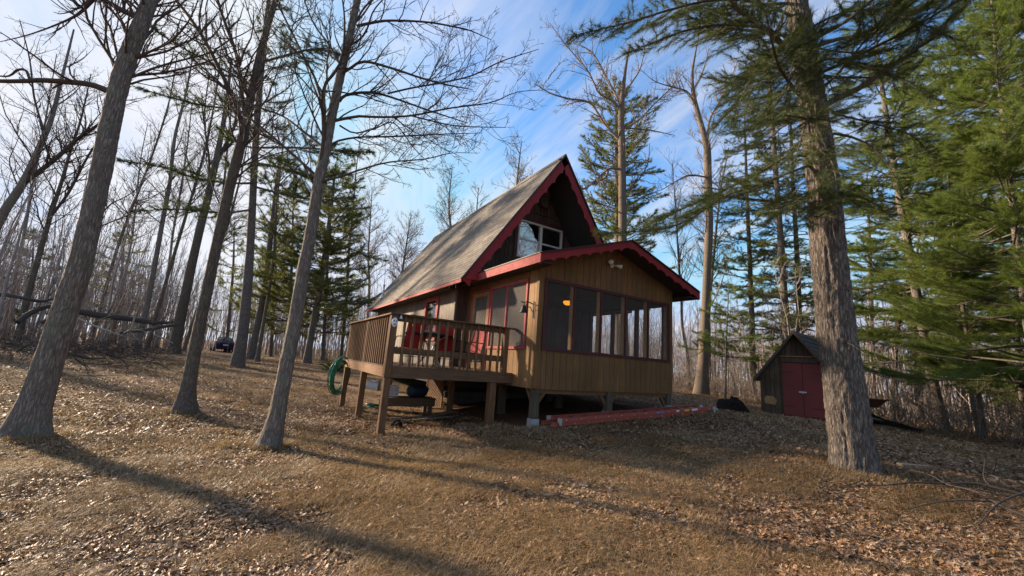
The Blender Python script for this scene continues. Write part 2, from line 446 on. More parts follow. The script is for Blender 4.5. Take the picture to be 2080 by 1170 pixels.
def ground_mat():
    t = NT('leaf_littered_lawn')
    v = t.coords()
    big = t.noise(v, .22, 4, .6); mid = t.noise(v, 1.1, 5, .65, .5); fine = t.noise(v, 26, 6, .75, .8); fi2 = t.noise(v, 80, 4, .7)
    vo = t.n('ShaderNodeTexVoronoi', Vector=v, Scale=13.0, Randomness=1.0)
    leaf = t.ramp(t.math('ADD', t.math('MULTIPLY', vo.outputs['Color'], .55), t.math('MULTIPLY', fine, .5)),
                  [(.2, (.05, .03, .018)), (.42, (.14, .085, .048)), (.62, (.23, .147, .086)), (.85, (.34, .235, .15))])
    grass = t.ramp(t.math('ADD', t.math('MULTIPLY', fine, .6), t.math('MULTIPLY', fi2, .4)),
                   [(.3, (.06, .038, .02)), (.5, (.17, .107, .057)), (.72, (.29, .195, .11))])
    green = t.ramp(fine, [(.3, (.055, .044, .02)), (.7, (.16, .122, .055))])
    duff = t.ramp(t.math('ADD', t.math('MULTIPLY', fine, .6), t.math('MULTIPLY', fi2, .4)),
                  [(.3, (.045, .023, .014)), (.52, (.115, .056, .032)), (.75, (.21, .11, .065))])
    gg = t.mix(t.ramp(mid, [(.52, (0, 0, 0)), (.68, (.6, .6, .6))]), grass.outputs[0], green.outputs[0])
    f1 = t.ramp(t.math('ADD', t.math('MULTIPLY', big, .55), t.math('MULTIPLY', mid, .45)), [(.44, (0, 0, 0)), (.56, (1, 1, 1))])
    lawn = t.noise(v, .16, 3, .5)
    gg = t.mix(t.ramp(lawn, [(.45, (0, 0, 0)), (.6, (.7, .7, .7))]), gg, green.outputs[0])
    c = t.mix(f1, leaf.outputs[0], gg)
    sp = t.n('ShaderNodeSeparateXYZ', Vector=v)
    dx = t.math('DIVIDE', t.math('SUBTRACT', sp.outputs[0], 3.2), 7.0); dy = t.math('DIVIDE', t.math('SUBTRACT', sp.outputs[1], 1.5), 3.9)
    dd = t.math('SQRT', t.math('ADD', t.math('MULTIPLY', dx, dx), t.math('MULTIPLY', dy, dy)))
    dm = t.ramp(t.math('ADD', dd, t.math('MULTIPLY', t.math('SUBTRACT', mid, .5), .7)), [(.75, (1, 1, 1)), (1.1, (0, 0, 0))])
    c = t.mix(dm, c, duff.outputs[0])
    rr = t.n('ShaderNodeVectorMath', operation='LENGTH', i0=v)
    far = t.ramp(t.math('DIVIDE', rr.outputs['Value'], 60.0), [(.35, (0, 0, 0)), (.6, (1, 1, 1))])
    c = t.mix(far, c, leaf.outputs[0])
    t.bump(t.math('ADD', t.math('MULTIPLY', fine, .7), t.math('MULTIPLY', vo.outputs['Distance'], .5)), .8, .05)
    return t.fin(c, .95, .1)
MAT['ground'] = ground_mat()
# ------------------------------------------------------------------ sky and sun
SUN_AZ, SUN_EL = math.atan2(.824, -.566), rad(20.5)          # direction TOWARDS the sun
sdir = Vector((math.cos(SUN_AZ)*math.cos(SUN_EL), math.sin(SUN_AZ)*math.cos(SUN_EL), math.sin(SUN_EL)))
W = D.worlds.new('World'); SC.world = W; W.use_nodes = True
nt = W.node_tree; nd = nt.nodes; lk = nt.links
for x in list(nd): nd.remove(x)
out = nd.new('ShaderNodeOutputWorld'); bg = nd.new('ShaderNodeBackground'); bg.inputs[1].default_value = 0.09
sky = nd.new('ShaderNodeTexSky'); sky.sky_type = 'NISHITA'; sky.sun_disc = False
sky.sun_elevation = SUN_EL; sky.sun_rotation = math.pi/2-SUN_AZ
sky.air_density = 1.0; sky.dust_density = 0.3; sky.ozone_density = 3.5
def wn(t, **kw):
    n = nd.new(t)
    for k, v in kw.items():
        if k[0] == 'i' and k[1:].isdigit():
            if isinstance(v, bpy.types.Node): v = v.outputs[0]
            if isinstance(v, bpy.types.NodeSocket): lk.new(v, n.inputs[int(k[1:])])
            else: n.inputs[int(k[1:])].default_value = v
        else: setattr(n, k, v)
    return n
tc = wn('ShaderNodeTexCoord'); dirv = tc.outputs['Generated']
sep = wn('ShaderNodeSeparateXYZ', i0=dirv)
den = wn('ShaderNodeMath', operation='ADD', i0=wn('ShaderNodeMath', operation='MAXIMUM', i0=sep.outputs[2], i1=0.0), i1=0.22)
px = wn('ShaderNodeMath', operation='DIVIDE', i0=sep.outputs[0], i1=den)
py = wn('ShaderNodeMath', operation='DIVIDE', i0=sep.outputs[1], i1=den)
cv = wn('ShaderNodeCombineXYZ', i0=px, i1=py)
mp = wn('ShaderNodeMapping', i0=cv, i2=(0, 0, rad(35)), i3=(1.5, .36, 1))
n1 = wn('ShaderNodeTexNoise'); lk.new(mp.outputs[0], n1.inputs['Vector'])
for k, v in (('Scale', 2.1), ('Detail', 10), ('Roughness', .6), ('Distortion', .9)): n1.inputs[k].default_value = v
n2 = wn('ShaderNodeTexNoise'); lk.new(mp.outputs[0], n2.inputs['Vector'])
for k, v in (('Scale', .55), ('Detail', 3), ('Roughness', .5)): n2.inputs[k].default_value = v
dot = wn('ShaderNodeVectorMath', operation='DOT_PRODUCT'); lk.new(dirv, dot.inputs[0]); dot.inputs[1].default_value = sdir
sd = wn('ShaderNodeMath', operation='MAXIMUM', i0=dot.outputs['Value'], i1=0.0)
near = wn('ShaderNodeMath', operation='POWER', i0=sd, i1=1.5)
cm = wn('ShaderNodeMath', operation='ADD', i0=n1.outputs[0], i1=wn('ShaderNodeMath', operation='MULTIPLY', i0=n2.outputs[0], i1=.45))
cm = wn('ShaderNodeMath', operation='ADD', i0=cm, i1=wn('ShaderNodeMath', operation='MULTIPLY', i0=near, i1=.20))
rp = wn('ShaderNodeValToRGB', i0=cm); e = rp.color_ramp.elements
e[0].position = .66; e[0].color = (0, 0, 0, 1); e[1].position = .98; e[1].color = (1, 1, 1, 1)
cl = wn('ShaderNodeMath', operation='MULTIPLY', i0=rp.outputs[0], i1=.85)
bright = wn('ShaderNodeMath', operation='ADD', i0=wn('ShaderNodeMath', operation='MULTIPLY', i0=near, i1=.25), i1=2.65)
cc = wn('ShaderNodeCombineXYZ', i0=bright, i1=bright, i2=wn('ShaderNodeMath', operation='MULTIPLY', i0=bright, i1=1.04))
hs = wn('ShaderNodeHueSaturation'); hs.inputs['Saturation'].default_value = 1.12; hs.inputs['Hue'].default_value = .499; lk.new(sky.outputs[0], hs.inputs['Color'])
mx = wn('ShaderNodeMix', data_type='RGBA'); lk.new(cl.outputs[0], mx.inputs[0]); dk = wn('ShaderNodeMix', data_type='RGBA', blend_type='DARKEN'); dk.inputs[0].default_value = 1; dk.inputs[7].default_value = (1.8, 2.25, 3.05, 1); lk.new(hs.outputs[0], dk.inputs[6]); lk.new(dk.outputs[2], mx.inputs[6]); lk.new(cc.outputs[0], mx.inputs[7])
lk.new(mx.outputs[2], bg.inputs[0]); lk.new(bg.outputs[0], out.inputs[0])
sl = D.lights.new('sun', 'SUN'); sl.energy = 3.9; sl.angle = rad(2.4); sl.color = (1.0, .80, .585)
so = D.objects.new('sun', sl); COL.objects.link(so)
so.rotation_euler = (-sdir).to_track_quat('-Z', 'Y').to_euler(); so.location = (-20, 30, 25)

# ------------------------------------------------------------------ ground: one sheet to the horizon
def build_ground():
    na = 640
    r = np.concatenate([[0.3], np.geomspace(.8, 40, 210), np.geomspace(41, 900, 60)])
    a = np.arange(na)*2*math.pi/na
    X = CAM[0]+r[:, None]*np.cos(a); Y = CAM[1]+r[:, None]*np.sin(a)
    Z = np.concatenate([gz(X[i:i+20], Y[i:i+20]) for i in range(0, len(r), 20)])
    V = np.stack([X, Y, Z], -1).reshape(-1, 3)
    i, j = np.meshgrid(np.arange(len(r)-1), np.arange(na), indexing='ij')
    F = np.stack([i*na+j, (i+1)*na+j, (i+1)*na+(j+1) % na, i*na+(j+1) % na], -1).reshape(-1, 4)
    mb = MB(); mb.add(V, F)
    mb.F.setdefault(na, []).append(np.arange(na)[None])
    o = mb.build('ground', MAT['ground'], smooth=True, loc=(0, 0, 0)); tag(o, kind='structure')
build_ground()
# ------------------------------------------------------------------ helpers for boards
def boards(mb, o, ux, nrm, L, zlo, zhi, w=.2, gap=.012, t=.02, hole=None, start=0.0, jit=0.0):
    """vertical boards on a wall; o = lower corner of the OUTER face, ux = along, nrm = outward; zhi(s) = top"""
    o = np.asarray(o, float); ux = np.asarray(ux, float); nrm = np.asarray(nrm, float)
    cuts = set([0.0, L]); s = start
    while s < L:
        if s > 0: cuts.add(round(s, 4))
        s += w*(1+random.uniform(-jit, jit))
    holes = [] if hole is None else (hole if isinstance(hole, list) else [hole])
    for h in holes: cuts.add(h[0]); cuts.add(h[1])
    cuts = sorted(cuts)
    up = np.array([0, 0, 1.])
    def piece(a, b, za, zb, zc, zd):
        if max(zd-za, zc-zb) < .01: return
        pts = [o+ux*a+up*za, o+ux*b+up*zb, o+ux*b+up*zc, o+ux*a+up*zd]
        mb.prism(pts, -nrm*(t+random.uniform(0, .002)))
    for a, b in zip(cuts, cuts[1:]):
        if b-a < .004: continue
        g = gap/2
        a2 = a+(g if a > 0 else 0); b2 = b-(g if b < L else 0)
        if b2-a2 < .003: continue
        lo = zlo
        for h in sorted(holes, key=lambda h: h[2]):
            if a >= h[0]-1e-6 and b <= h[1]+1e-6:
                piece(a2, b2, lo, lo, h[2], h[2]); lo = h[3]
        piece(a2, b2, lo, lo, zhi(b2), zhi(a2))
def scallop(mb, A, B, h, amp, n, nrm, t=.03, per=10, drop=(0, 0, -1)):
    """bargeboard from A to B (top edge), hanging h deep, with n scallops cut in its lower edge"""
    A = np.asarray(A, float); B = np.asarray(B, float); nrm = np.asarray(nrm, float); dr = np.asarray(drop, float)
    N = n*per
    T = np.linspace(0, 1, N+1)
    top = A+(B-A)*T[:, None]
    ph = T*n
    hh = h-amp*np.abs(np.sin(math.pi*ph))**.8+amp*.25*np.sin(math.pi*ph)**4
    bot = top+dr*hh[:, None]
    f = np.stack([top, bot], 1)
    V = np.concatenate([f.reshape(-1, 3), (f-nrm*t).reshape(-1, 3)])
    q = []; k = 2*(N+1)
    for i in range(N):
        a = 2*i
        q += [[a, a+1, a+3, a+2], [k+a+2, k+a+3, k+a+1, k+a], [a+1, k+a+1, k+a+3, a+3], [a+2, k+a+2, k+a, a]]
    q += [[0, k, k+1, 1], [2*N, 2*N+1, k+2*N+1, k+2*N]]
    mb.add(V, q)

# ------------------------------------------------------------------ the cabin
PW = 4.88                     # porch width
cabin = thing('cabin', 'brown wooden A-frame cabin on posts with red scalloped trim and a screened porch in front', 'cabin', (2.4, 4.0, -.75))
def part(mb, name, mat, par=None, **k): return mb.build(name, MAT[mat], par or cabin, **k)

EX, EZ = -.957, 2.76          # left eave of the main roof (top edge)
RX, RZ = 2.44, 7.70           # ridge
YF, YB = 2.45, 14.96
GY = 3.95                     # gable wall
SX = -.42                     # side wall plane
sl = (RZ-EZ)/(RX-EX)
EX2 = 2*RX-EX
L_ = math.hypot(1, sl); nx, nz = sl/L_, 1/L_
# main roof: two slabs, each shingled
for side in (-1, 1):
    ex = EX if side < 0 else EX2
    mb = MB()
    n = np.array([-nx if side < 0 else nx, 0, nz])
    a = np.array([ex, YF, EZ]); b = np.array([RX, YF, RZ])
    mb.prism([a, b, b-np.array([0, 0, .13/nz]), a-n*.13], (0, YB-YF, 0))
    r = part(mb, 'roof', 'shingle')
    if side < 0: main_roof = r
for s in (-1, 1):
    ex = EX if s < 0 else EX2; n = np.array([s*nx, 0, nz])
    mb = MB(); a = np.array([ex, YF+.03, EZ])-n*.135; b = np.array([RX-.0*s, YF+.03, RZ])-np.array([0, 0, .135/nz]); mb.prism([a, b, b-(0, 0, .02), a-n*.012], (0, GY-YF-.06, 0)); part(mb, 'soffit', 'soffit')
mb = MB()
mb.prism([(RX-.13, YF-.02, RZ-.13*sl+.03), (RX, YF-.02, RZ+.045), (RX+.13, YF-.02, RZ-.13*sl+.03), (RX, YF-.02, RZ+.012)], (0, YB-YF+.04, 0))
part(mb, 'ridge_cap', 'shingle')
vp = onplane(783, 590, 0, -.62)
mb = MB(); q = np.array([-.55, 13.2, EZ+(.407)*sl]); mb.tube([q-(0, 0, .1), q+(0, 0, .62)], .045, 10); mb.tube([q+(0, 0, .60), q+(0, 0, .68)], .06, 10); mb.lathe(q+(0, 0, .1), [(.05, .05), (.16, -.16)], 10)
mb.build('vent_pipe', MAT['galv'], main_roof, smooth=True)
# red bargeboards with a dark drip edge above
for side in (-1, 1):
    ex = EX if side < 0 else EX2
    s = -1 if side < 0 else 1
    n = np.array([s*nx, 0, nz])
    mb = MB()
    A = np.array([ex, YF-.005, EZ])-n*.03; B = np.array([RX, YF-.005, RZ-.035/nz])
    scallop(mb, A, B, .31, .095, 11, (0, -1, 0), drop=-n)
    part(mb, 'bargeboard', 'red')
    mb = MB(); mb.prism([A+n*.05, B+(0, 0, .05/nz), B+(0, 0, .004/nz), A+n*.004], (0, -.05, 0)); mb.prism
    part(mb, 'drip_edge', 'fascia_dark')
mb = MB(); mb.box((EX-.02, YF-.03, EZ-.115), (EX+.012, YB, EZ-.012)); o = part(mb, 'eave_fascia', 'redfade_lit'); o['label'] = 'faded red eave board with sunlight in its pink tone'
mb = MB(); mb.box((EX-.035, YF-.03, EZ-.010), (EX+.02, YB, EZ+.012)); part(mb, 'drip_edge', 'fascia_dark')
mb = MB(); mb.box((EX2-.012, YF-.03, EZ-.115), (EX2+.02, YB, EZ-.012)); part(mb, 'eave_fascia', 'redfade_lit')
# soffit under the eaves
for a, b in ((EX+.013, SX-.002), (EX2-.013, 2*RX-SX+.002)):
    mb = MB(); mb.box((a, GY-.02, EZ-.07), (b, YB-.3, EZ-.05)); part(mb, 'soffit', 'soffit')
# gable wall of dark boards with the double window
def roofz(x): return EZ+(x-EX)*sl-.15/nz if x < RX else EZ+(EX2-x)*sl-.15/nz
gw = (1.68, 3.66, 4.22, 5.62)
mb = MB()
W0, W1 = SX, 2*RX-SX
mb2 = lambda s: roofz(W0+s)
hole = (gw[0]-W0, gw[1]-W0, gw[2], gw[3])
boards(mb, (W0, GY, 0), (1, 0, 0), (0, -1, 0), RX-W0, -.15, mb2, .16, .014, .022, [(hole[0], RX-W0, gw[2], gw[3])], jit=.12)
boards(mb, (RX, GY, 0), (1, 0, 0), (0, -1, 0), W1-RX, -.15, lambda s: roofz(RX+s), .16, .014, .022, [(0.0, gw[1]-RX, gw[2], gw[3])], jit=.12)
part(mb, 'gable_wall', 'darkwood')
mb = MB(); zt = 5.98
mb.box((RX-1.0, GY-.042, zt), (RX+1.0, GY-.0005, zt+.07)); part(mb, 'wall_batten', 'darkwood')
mb = MB()
for pts in ([(W0, -.15), (gw[0], -.15), (gw[0], roofz(gw[0])), (W0, roofz(W0))], [(gw[1], -.15), (W1, -.15), (W1, roofz(W1)), (gw[1], roofz(gw[1]))],
            [(gw[0], -.15), (gw[1], -.15), (gw[1], gw[2]), (gw[0], gw[2])], [(gw[0], gw[3]), (gw[1], gw[3]), (gw[1], roofz(gw[1])), (RX, roofz(RX)), (gw[0], roofz(gw[0]))]):
    mb.prism([(x, GY+.021, z) for x, z in pts], (0, .06, 0))
part(mb, 'wall_sheathing', 'soffit')
# upper window: dark red casing, white vinyl frame, two double-hung sashes
mb = MB(); c = .13
mb.box((gw[0]-c, GY-.035, gw[3]), (gw[1]+c, GY-.0025, gw[3]+c)); mb.box((gw[0]-c, GY-.035, gw[2]-c), (gw[1]+c, GY-.0025, gw[2]))
mb.box((gw[0]-c, GY-.033, gw[2]), (gw[0], GY-.0025, gw[3])); mb.box((gw[1], GY-.033, gw[2]), (gw[1]+c, GY-.0025, gw[3]))
casing = paint('dark_red_casing', (.075, .016, .016), (.05, .014, .013), .6)
MAT['casing'] = casing
part(mb, 'window_casing', 'casing')
mb = MB(); f = .065; y0, y1 = GY-.03, GY+.06; cx = (gw[0]+gw[1])/2
mb.box((gw[0]+.002, y0, gw[3]-f), (gw[1]-.002, y1, gw[3]-.002)); mb.box((gw[0]+.002, y0, gw[2]+.002), (gw[1]-.002, y1, gw[2]+f))
for a, b in ((gw[0]+.002, gw[0]+f), (gw[1]-f, gw[1]-.002), (cx-f*.9, cx+f*.9)): mb.box((a, y0, gw[2]+f), (b, y1, gw[3]-f))
upw = part(mb, 'upper_window', 'white', bevel=.006)
for a, b in ((gw[0]+f, cx-f*.9), (cx+f*.9, gw[1]-f)):
    zm = (gw[2]+gw[3])/2
    mb = MB(); mb.box((a, GY+.015, zm-.03), (b, GY+.04, zm+.03)); mb.box((a, GY+.02, gw[2]+f), (a+.03, GY+.045, zm-.03)); mb.box((b-.03, GY+.02, gw[2]+f), (b, GY+.045, zm-.03))
    mb.build('sash', MAT['white'], upw)
    mb = MB(); mb.box((a, GY+.028, zm+.03), (b, GY+.033, gw[3]-f)); mb.box((a+.03, GY+.036, gw[2]+f), (b-.03, GY+.041, zm-.03)); mb.build('pane', MAT['glass'], upw)
    mb = MB()
    n = 24; xs = np.linspace(a-.02, b+.02, n+1)
    if a > cx:   # light drape hanging behind the right-hand sash
        V = []; F = []
        for i, x in enumerate(xs):
            yy = GY+.16+.02*math.sin(i*2.1); tt = (x-a)/(b-a); V += [(x, yy, gw[2]), (x, yy, gw[3]-.06-max(0, tt-.35)*1.0)]
        for i in range(n): F.append([2*i, 2*i+2, 2*i+3, 2*i+1])
        mb.add(V, F); mb.build('curtain', MAT['cloth_pale'], upw)
mb = MB(); mb.box((gw[0]-.3, GY+.9, gw[2]-.3), (gw[1]+.3, GY+.95, gw[3]+.3)); part(mb, 'loft_partition', 'soffit')
# side walls of grey weathered boards, with a narrow red-framed window on the deck side
mb = MB()
sw = (5.45, 6.75, 1.15, 2.6)
boards(mb, (SX, GY+10.45, 0), (0, -1, 0), (-1, 0, 0), 10.45, 0.0, lambda s: EZ-.02, .2, .010, .022, (GY+10.45-sw[1], GY+10.45-sw[0], sw[2], sw[3]), jit=.05)
part(mb, 'side_wall', 'greywood')
mb = MB(); mb.box((SX+.03, GY+.1, -.1), (SX+.09, sw[0], EZ)); mb.box((SX+.03, sw[1], -.1), (SX+.09, 14.4, EZ)); mb.box((SX+.03, sw[0], -.1), (SX+.09, sw[1], sw[2])); part(mb, 'wall_sheathing', 'soffit')
mb = MB(); mb.box((2*RX-SX-.08, GY+.1, 0), (2*RX-SX, 14.4, EZ)); part(mb, 'side_wall', 'greywood')
mb = MB(); boards(mb, (W1, 14.4, 0), (-1, 0, 0), (0, 1, 0), W1-RX, -.1, lambda s: roofz(W1-s), .2); boards(mb, (RX, 14.4, 0), (-1, 0, 0), (0, 1, 0), RX-W0, -.1, lambda s: roofz(RX-s), .2); part(mb, 'gable_wall', 'darkwood')
mb = MB(); mb.box((SX-.025, GY-.03, -.12), (SX+.03, GY+.0, EZ-.05)); mb.box((SX-.025, GY+.001, -.12), (SX-.002, GY+.05, EZ-.05)); part(mb, 'corner_trim', 'greywood')
mb = MB(); t_ = .14
mb.box((SX-.035, sw[0], sw[2]), (SX+.02, sw[0]+t_, sw[3])); mb.box((SX-.035, sw[1]-t_, sw[2]), (SX+.02, sw[1], sw[3])); mb.box((SX-.033, sw[0]+t_, sw[3]-.09), (SX+.02, sw[1]-t_, sw[3])); mb.box((SX-.045, sw[0]-.02, sw[2]-.06), (SX+.02, sw[1]+.02, sw[2]-.001))
mb.box((SX-.05, sw[0]-.11, sw[2]-.06), (SX-.0025, sw[0]-.03, sw[3]+.02))
sidew = part(mb, 'side_window', 'redfade_lit')
mb = MB(); mb.box((SX+.01, sw[0]+t_, sw[2]), (SX+.015, sw[1]-t_, sw[3]-.09)); mb.build('pane', MAT['glass'], sidew)
mb = MB(); mb.box((SX+.12, sw[0], sw[2]), (SX+.14, sw[1], sw[3])); mb.build('blind', MAT['interior'], sidew)
# floor frame and posts under the cabin, block wall, lattice skirt
mb = MB(); mb.box((SX+.05, GY+.03, -.30), (2*RX-SX-.05, 14.4, -.12)); part(mb, 'floor_frame', 'soffit')
mb = MB()
for k in range(11):
    for j in range(3):
        x0 = SX+.25+k*.5+(.25 if j % 2 else 0); mb.box((x0, GY+.7, -.87+j*.19-.2), (x0+.485, GY+.9, -.87+j*.19-.02))
part(mb, 'foundation_wall', 'block')
mb = MB(); zb, zt2 = -1.12, -.12; y0, y1 = GY+.35, GY+1.7
for k in range(-12, 30):
    for s in (1, -1):
        a = y0+k*.13; b = a+s*(zt2-zb) if s > 0 else a-(zt2-zb)
        pa, pb = np.array([SX+.02+.006*s, a, zb]), np.array([SX+.02+.006*s, b, zt2])
        d = pb-pa; ts = [t for t in np.linspace(0, 1, 60) if y0 <= pa[1]+d[1]*t <= y1]
        if len(ts) > 3: mb.beam(pa+d*ts[0], pa+d*ts[-1], .01, .035, (0, .7, .7 if s < 0 else -.7))
lat = part(mb, 'lattice_skirt', 'deckwood')
mb = MB(); mb.box((SX-.01, y0-.05, zb), (SX+.03, y0, zt2)); mb.box((SX-.01, y1, zb), (SX+.03, y1+.05, zt2)); mb.box((SX-.008, y0, zt2-.05), (SX+.028, y1, zt2)); mb.build('lattice_frame', MAT['deckwood'], lat)
# ---- the screened porch
PZ0, PZ1 = .905, 2.592
OX, OY = .42, -.575           # roof overhangs
ps = (3.93-3.0)/(2.44+OX)
def pz(x): return 3.0+(x+OX)*ps if x < 2.44 else 3.0+(PW+OX-x)*ps
mb = MB()
boards(mb, (0, 0, 0), (1, 0, 0), (0, -1, 0), 2.44, 0.0, lambda s: pz(s)-.12, .203, .011, .02, (.1765, 2.44, PZ0, PZ1), start=.12)
boards(mb, (2.44, 0, 0), (1, 0, 0), (0, -1, 0), 2.44, 0.0, lambda s: pz(2.44+s)-.12, .203, .011, .02, (0.0, 2.268, PZ0, PZ1), start=.09)
part(mb, 'porch_front_wall', 'siding')
mb = MB()
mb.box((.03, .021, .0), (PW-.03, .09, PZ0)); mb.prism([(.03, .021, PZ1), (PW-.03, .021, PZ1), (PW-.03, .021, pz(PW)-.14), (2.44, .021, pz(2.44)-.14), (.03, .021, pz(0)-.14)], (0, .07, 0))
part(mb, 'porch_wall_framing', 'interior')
mb = MB()  # left wall of the porch: corner boards, panel below the screens, header
boards(mb, (0, .42, 0), (0, -1, 0), (-1, 0, 0), .42, 0.0, lambda s: 2.95, .21, .011, .02)
boards(mb, (0, 2.36, 0), (0, -1, 0), (-1, 0, 0), 1.94, 0.0, lambda s: PZ0-.02, .2, .011, .02)
side = part(mb, 'porch_side_wall', 'siding_lit')
mb = MB(); mb.box((-.018, .425, PZ1+.045), (.02, GY-.05, 2.93)); part(mb, 'header_board', 'siding')
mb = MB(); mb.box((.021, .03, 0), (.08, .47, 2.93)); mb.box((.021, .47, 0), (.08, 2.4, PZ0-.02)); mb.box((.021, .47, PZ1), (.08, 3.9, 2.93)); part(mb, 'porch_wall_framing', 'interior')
mb = MB(); mb.box((-.03, -.032, 0.02), (.10, -.0025, 2.86)); mb.box((-.03, -.001, .02), (-.0025, .07, 2.86)); part(mb, 'corner_board', 'siding')
# front screens: red frame, mullions with natural timber studs behind, screens
mb = MB(); x0, x1 = .1765, 4.708; fr = .07
mb.box((x0-.03, -.03, PZ1-.055), (x1+.03, -.0015, PZ1+.02)); mb.box((x0-.03, -.03, PZ0-.02), (x1+.03, -.0015, PZ0+.055))
mb.box((x0-.03, -.028, PZ0+.055), (x0+fr-.02, -.0015, PZ1-.055)); mb.box((x1-fr+.02, -.028, PZ0+.055), (x1+.03, -.0015, PZ1-.055))
pw = part(mb, 'porch_window', 'casing', bevel=.003)
step = (x1-x0)/5
for k in range(1, 5):
    x = x0+step*k
    mb = MB(); mb.box((x-.028, -.026, PZ0+.055), (x+.028, .012, PZ1-.055)); mb.build('mullion', MAT['casing'], pw)
    mb = MB(); mb.box((x-.04, .014, PZ0), (x+.04, .13, PZ1)); mb.build('stud', MAT['tanwood'], pw)
for k in range(5):
    a = x0+step*k+.03; b = x0+step*(k+1)-.03
    mb = MB(); mb.add([(a, .006, PZ0+.03), (b, .006, PZ0+.03), (b, .006, PZ1-.03), (a, .006, PZ1-.03)], [0, 1, 2, 3]); mb.build('screen', MAT['screen_front'] if 'screen_front' in MAT else MAT['screen'], pw)
for xx in (.10, PW-.10):
    mb = MB(); mb.box((xx-.06, .092, .3), (xx+.06, .19, 2.62)); part(mb, 'corner_post', 'tanwood')
# left screens beside the door
mb = MB(); ys = (.50, 1.46, 2.32)
for y in ys: mb.box((-.028, y-.033, PZ0+.05), (.03, y+.033, PZ1-.03))
mb.box((-.028, ys[0]-.033, PZ1-.03), (.03, ys[2]+.033, PZ1+.04)); mb.box((-.035, ys[0]-.033, PZ0-.02), (.03, ys[2]+.033, PZ0+.05))
lw = part(mb, 'porch_side_window', 'redfade_lit', bevel=.003)
for a, b in ((ys[0], ys[1]), (ys[1], ys[2])):
    mb = MB(); mb.add([(.006, a+.033, PZ0+.05), (.006, b-.033, PZ0+.05), (.006, b-.033, PZ1-.03), (.006, a+.033, PZ1-.03)], [0, 1, 2, 3]); mb.build('screen', MAT['screen'], lw)
# tan screen door with a red jamb
d0, d1, dt = 2.50, 3.50, 2.56
mb = MB(); mb.box((-.025, d0-.09, .3), (.03, d0-.02, dt+.06)); mb.box((-.025, d1+.02, .3), (.03, d1+.12, dt+.06)); mb.box((-.023, d0-.02, dt), (.03, d1+.02, dt+.06)); part(mb, 'door_frame', 'redfade_lit')
mb = MB(); w_ = .10
mb.box((-.012, d0-.015, .31), (.025, d0+w_, dt-.01)); mb.box((-.012, d1-w_, .31), (.025, d1+.015, dt-.01)); mb.box((-.010, d0+w_, dt-.13), (.025, d1-w_, dt-.01)); mb.box((-.010, d0+w_, .31), (.025, d1-w_, .48)); mb.box((-.010, d0+w_, 1.18), (.025, d1-w_, 1.27)); mb.box((-.010, (d0+d1)/2-.03, .48), (.025, (d0+d1)/2+.03, 1.18))
door = part(mb, 'screen_door', 'tanwood', bevel=.003)
mb = MB(); mb.add([(.004, d0+w_, .4), (.004, d1-w_, .4), (.004, d1-w_, dt-.1), (.004, d0+w_, dt-.1)], [0, 1, 2, 3]); mb.build('screen', MAT['screen'], door)
mb = MB(); mb.tube([(-.02, d0+.05, 1.28), (-.06, d0+.05, 1.28), (-.06, d0+.05, 1.42), (-.02, d0+.05, 1.42)], .008, 6); mb.build('handle', MAT['black'], door)
mb = MB(); boards(mb, (0, GY, 0), (0, -1, 0), (-1, 0, 0), .28, 0.0, lambda s: 2.9, .14, .01, .02); part(mb, 'porch_side_wall', 'siding')
# right wall of the porch (open screens)
mb = MB(); mb.box((PW-.03, .03, 0), (PW, GY-.03, PZ0)); mb.box((PW-.03, .03, PZ1), (PW, GY-.03, 2.95)); mb.box((PW-.03, .03, PZ0), (PW, .22, PZ1)); mb.box((PW-.03, 3.5, PZ0), (PW, GY-.03, PZ1)); part(mb, 'porch_side_wall', 'siding')
mb = MB()
for y in (.25, 1.3, 2.35, 3.45): mb.box((PW-.12, y-.045, PZ0), (PW+.01, y+.045, PZ1))
mb.box((PW-.1, .22, PZ0-.03), (PW+.012, 3.5, PZ0+.02)); mb.box((PW-.1, .22, PZ1-.04), (PW+.012, 3.5, PZ1+.03))
rw = part(mb, 'porch_side_window', 'casing')
for a, b in ((.3, 1.25), (1.35, 2.3), (2.4, 3.4)):
    mb = MB(); mb.add([(PW-.03, a, PZ0), (PW-.03, b, PZ0), (PW-.03, b, PZ1), (PW-.03, a, PZ1)], [0, 1, 2, 3]); mb.build('screen', MAT['screen_front'] if 'screen_front' in MAT else MAT['screen'], rw)
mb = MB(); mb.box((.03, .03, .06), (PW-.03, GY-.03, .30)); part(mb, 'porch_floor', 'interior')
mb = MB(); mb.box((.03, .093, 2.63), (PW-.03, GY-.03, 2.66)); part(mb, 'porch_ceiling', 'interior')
mb = MB(); mb.box((1.6, GY-.05, .31), (2.55, GY-.023, 2.35)); part(mb, 'inner_door', 'interior')
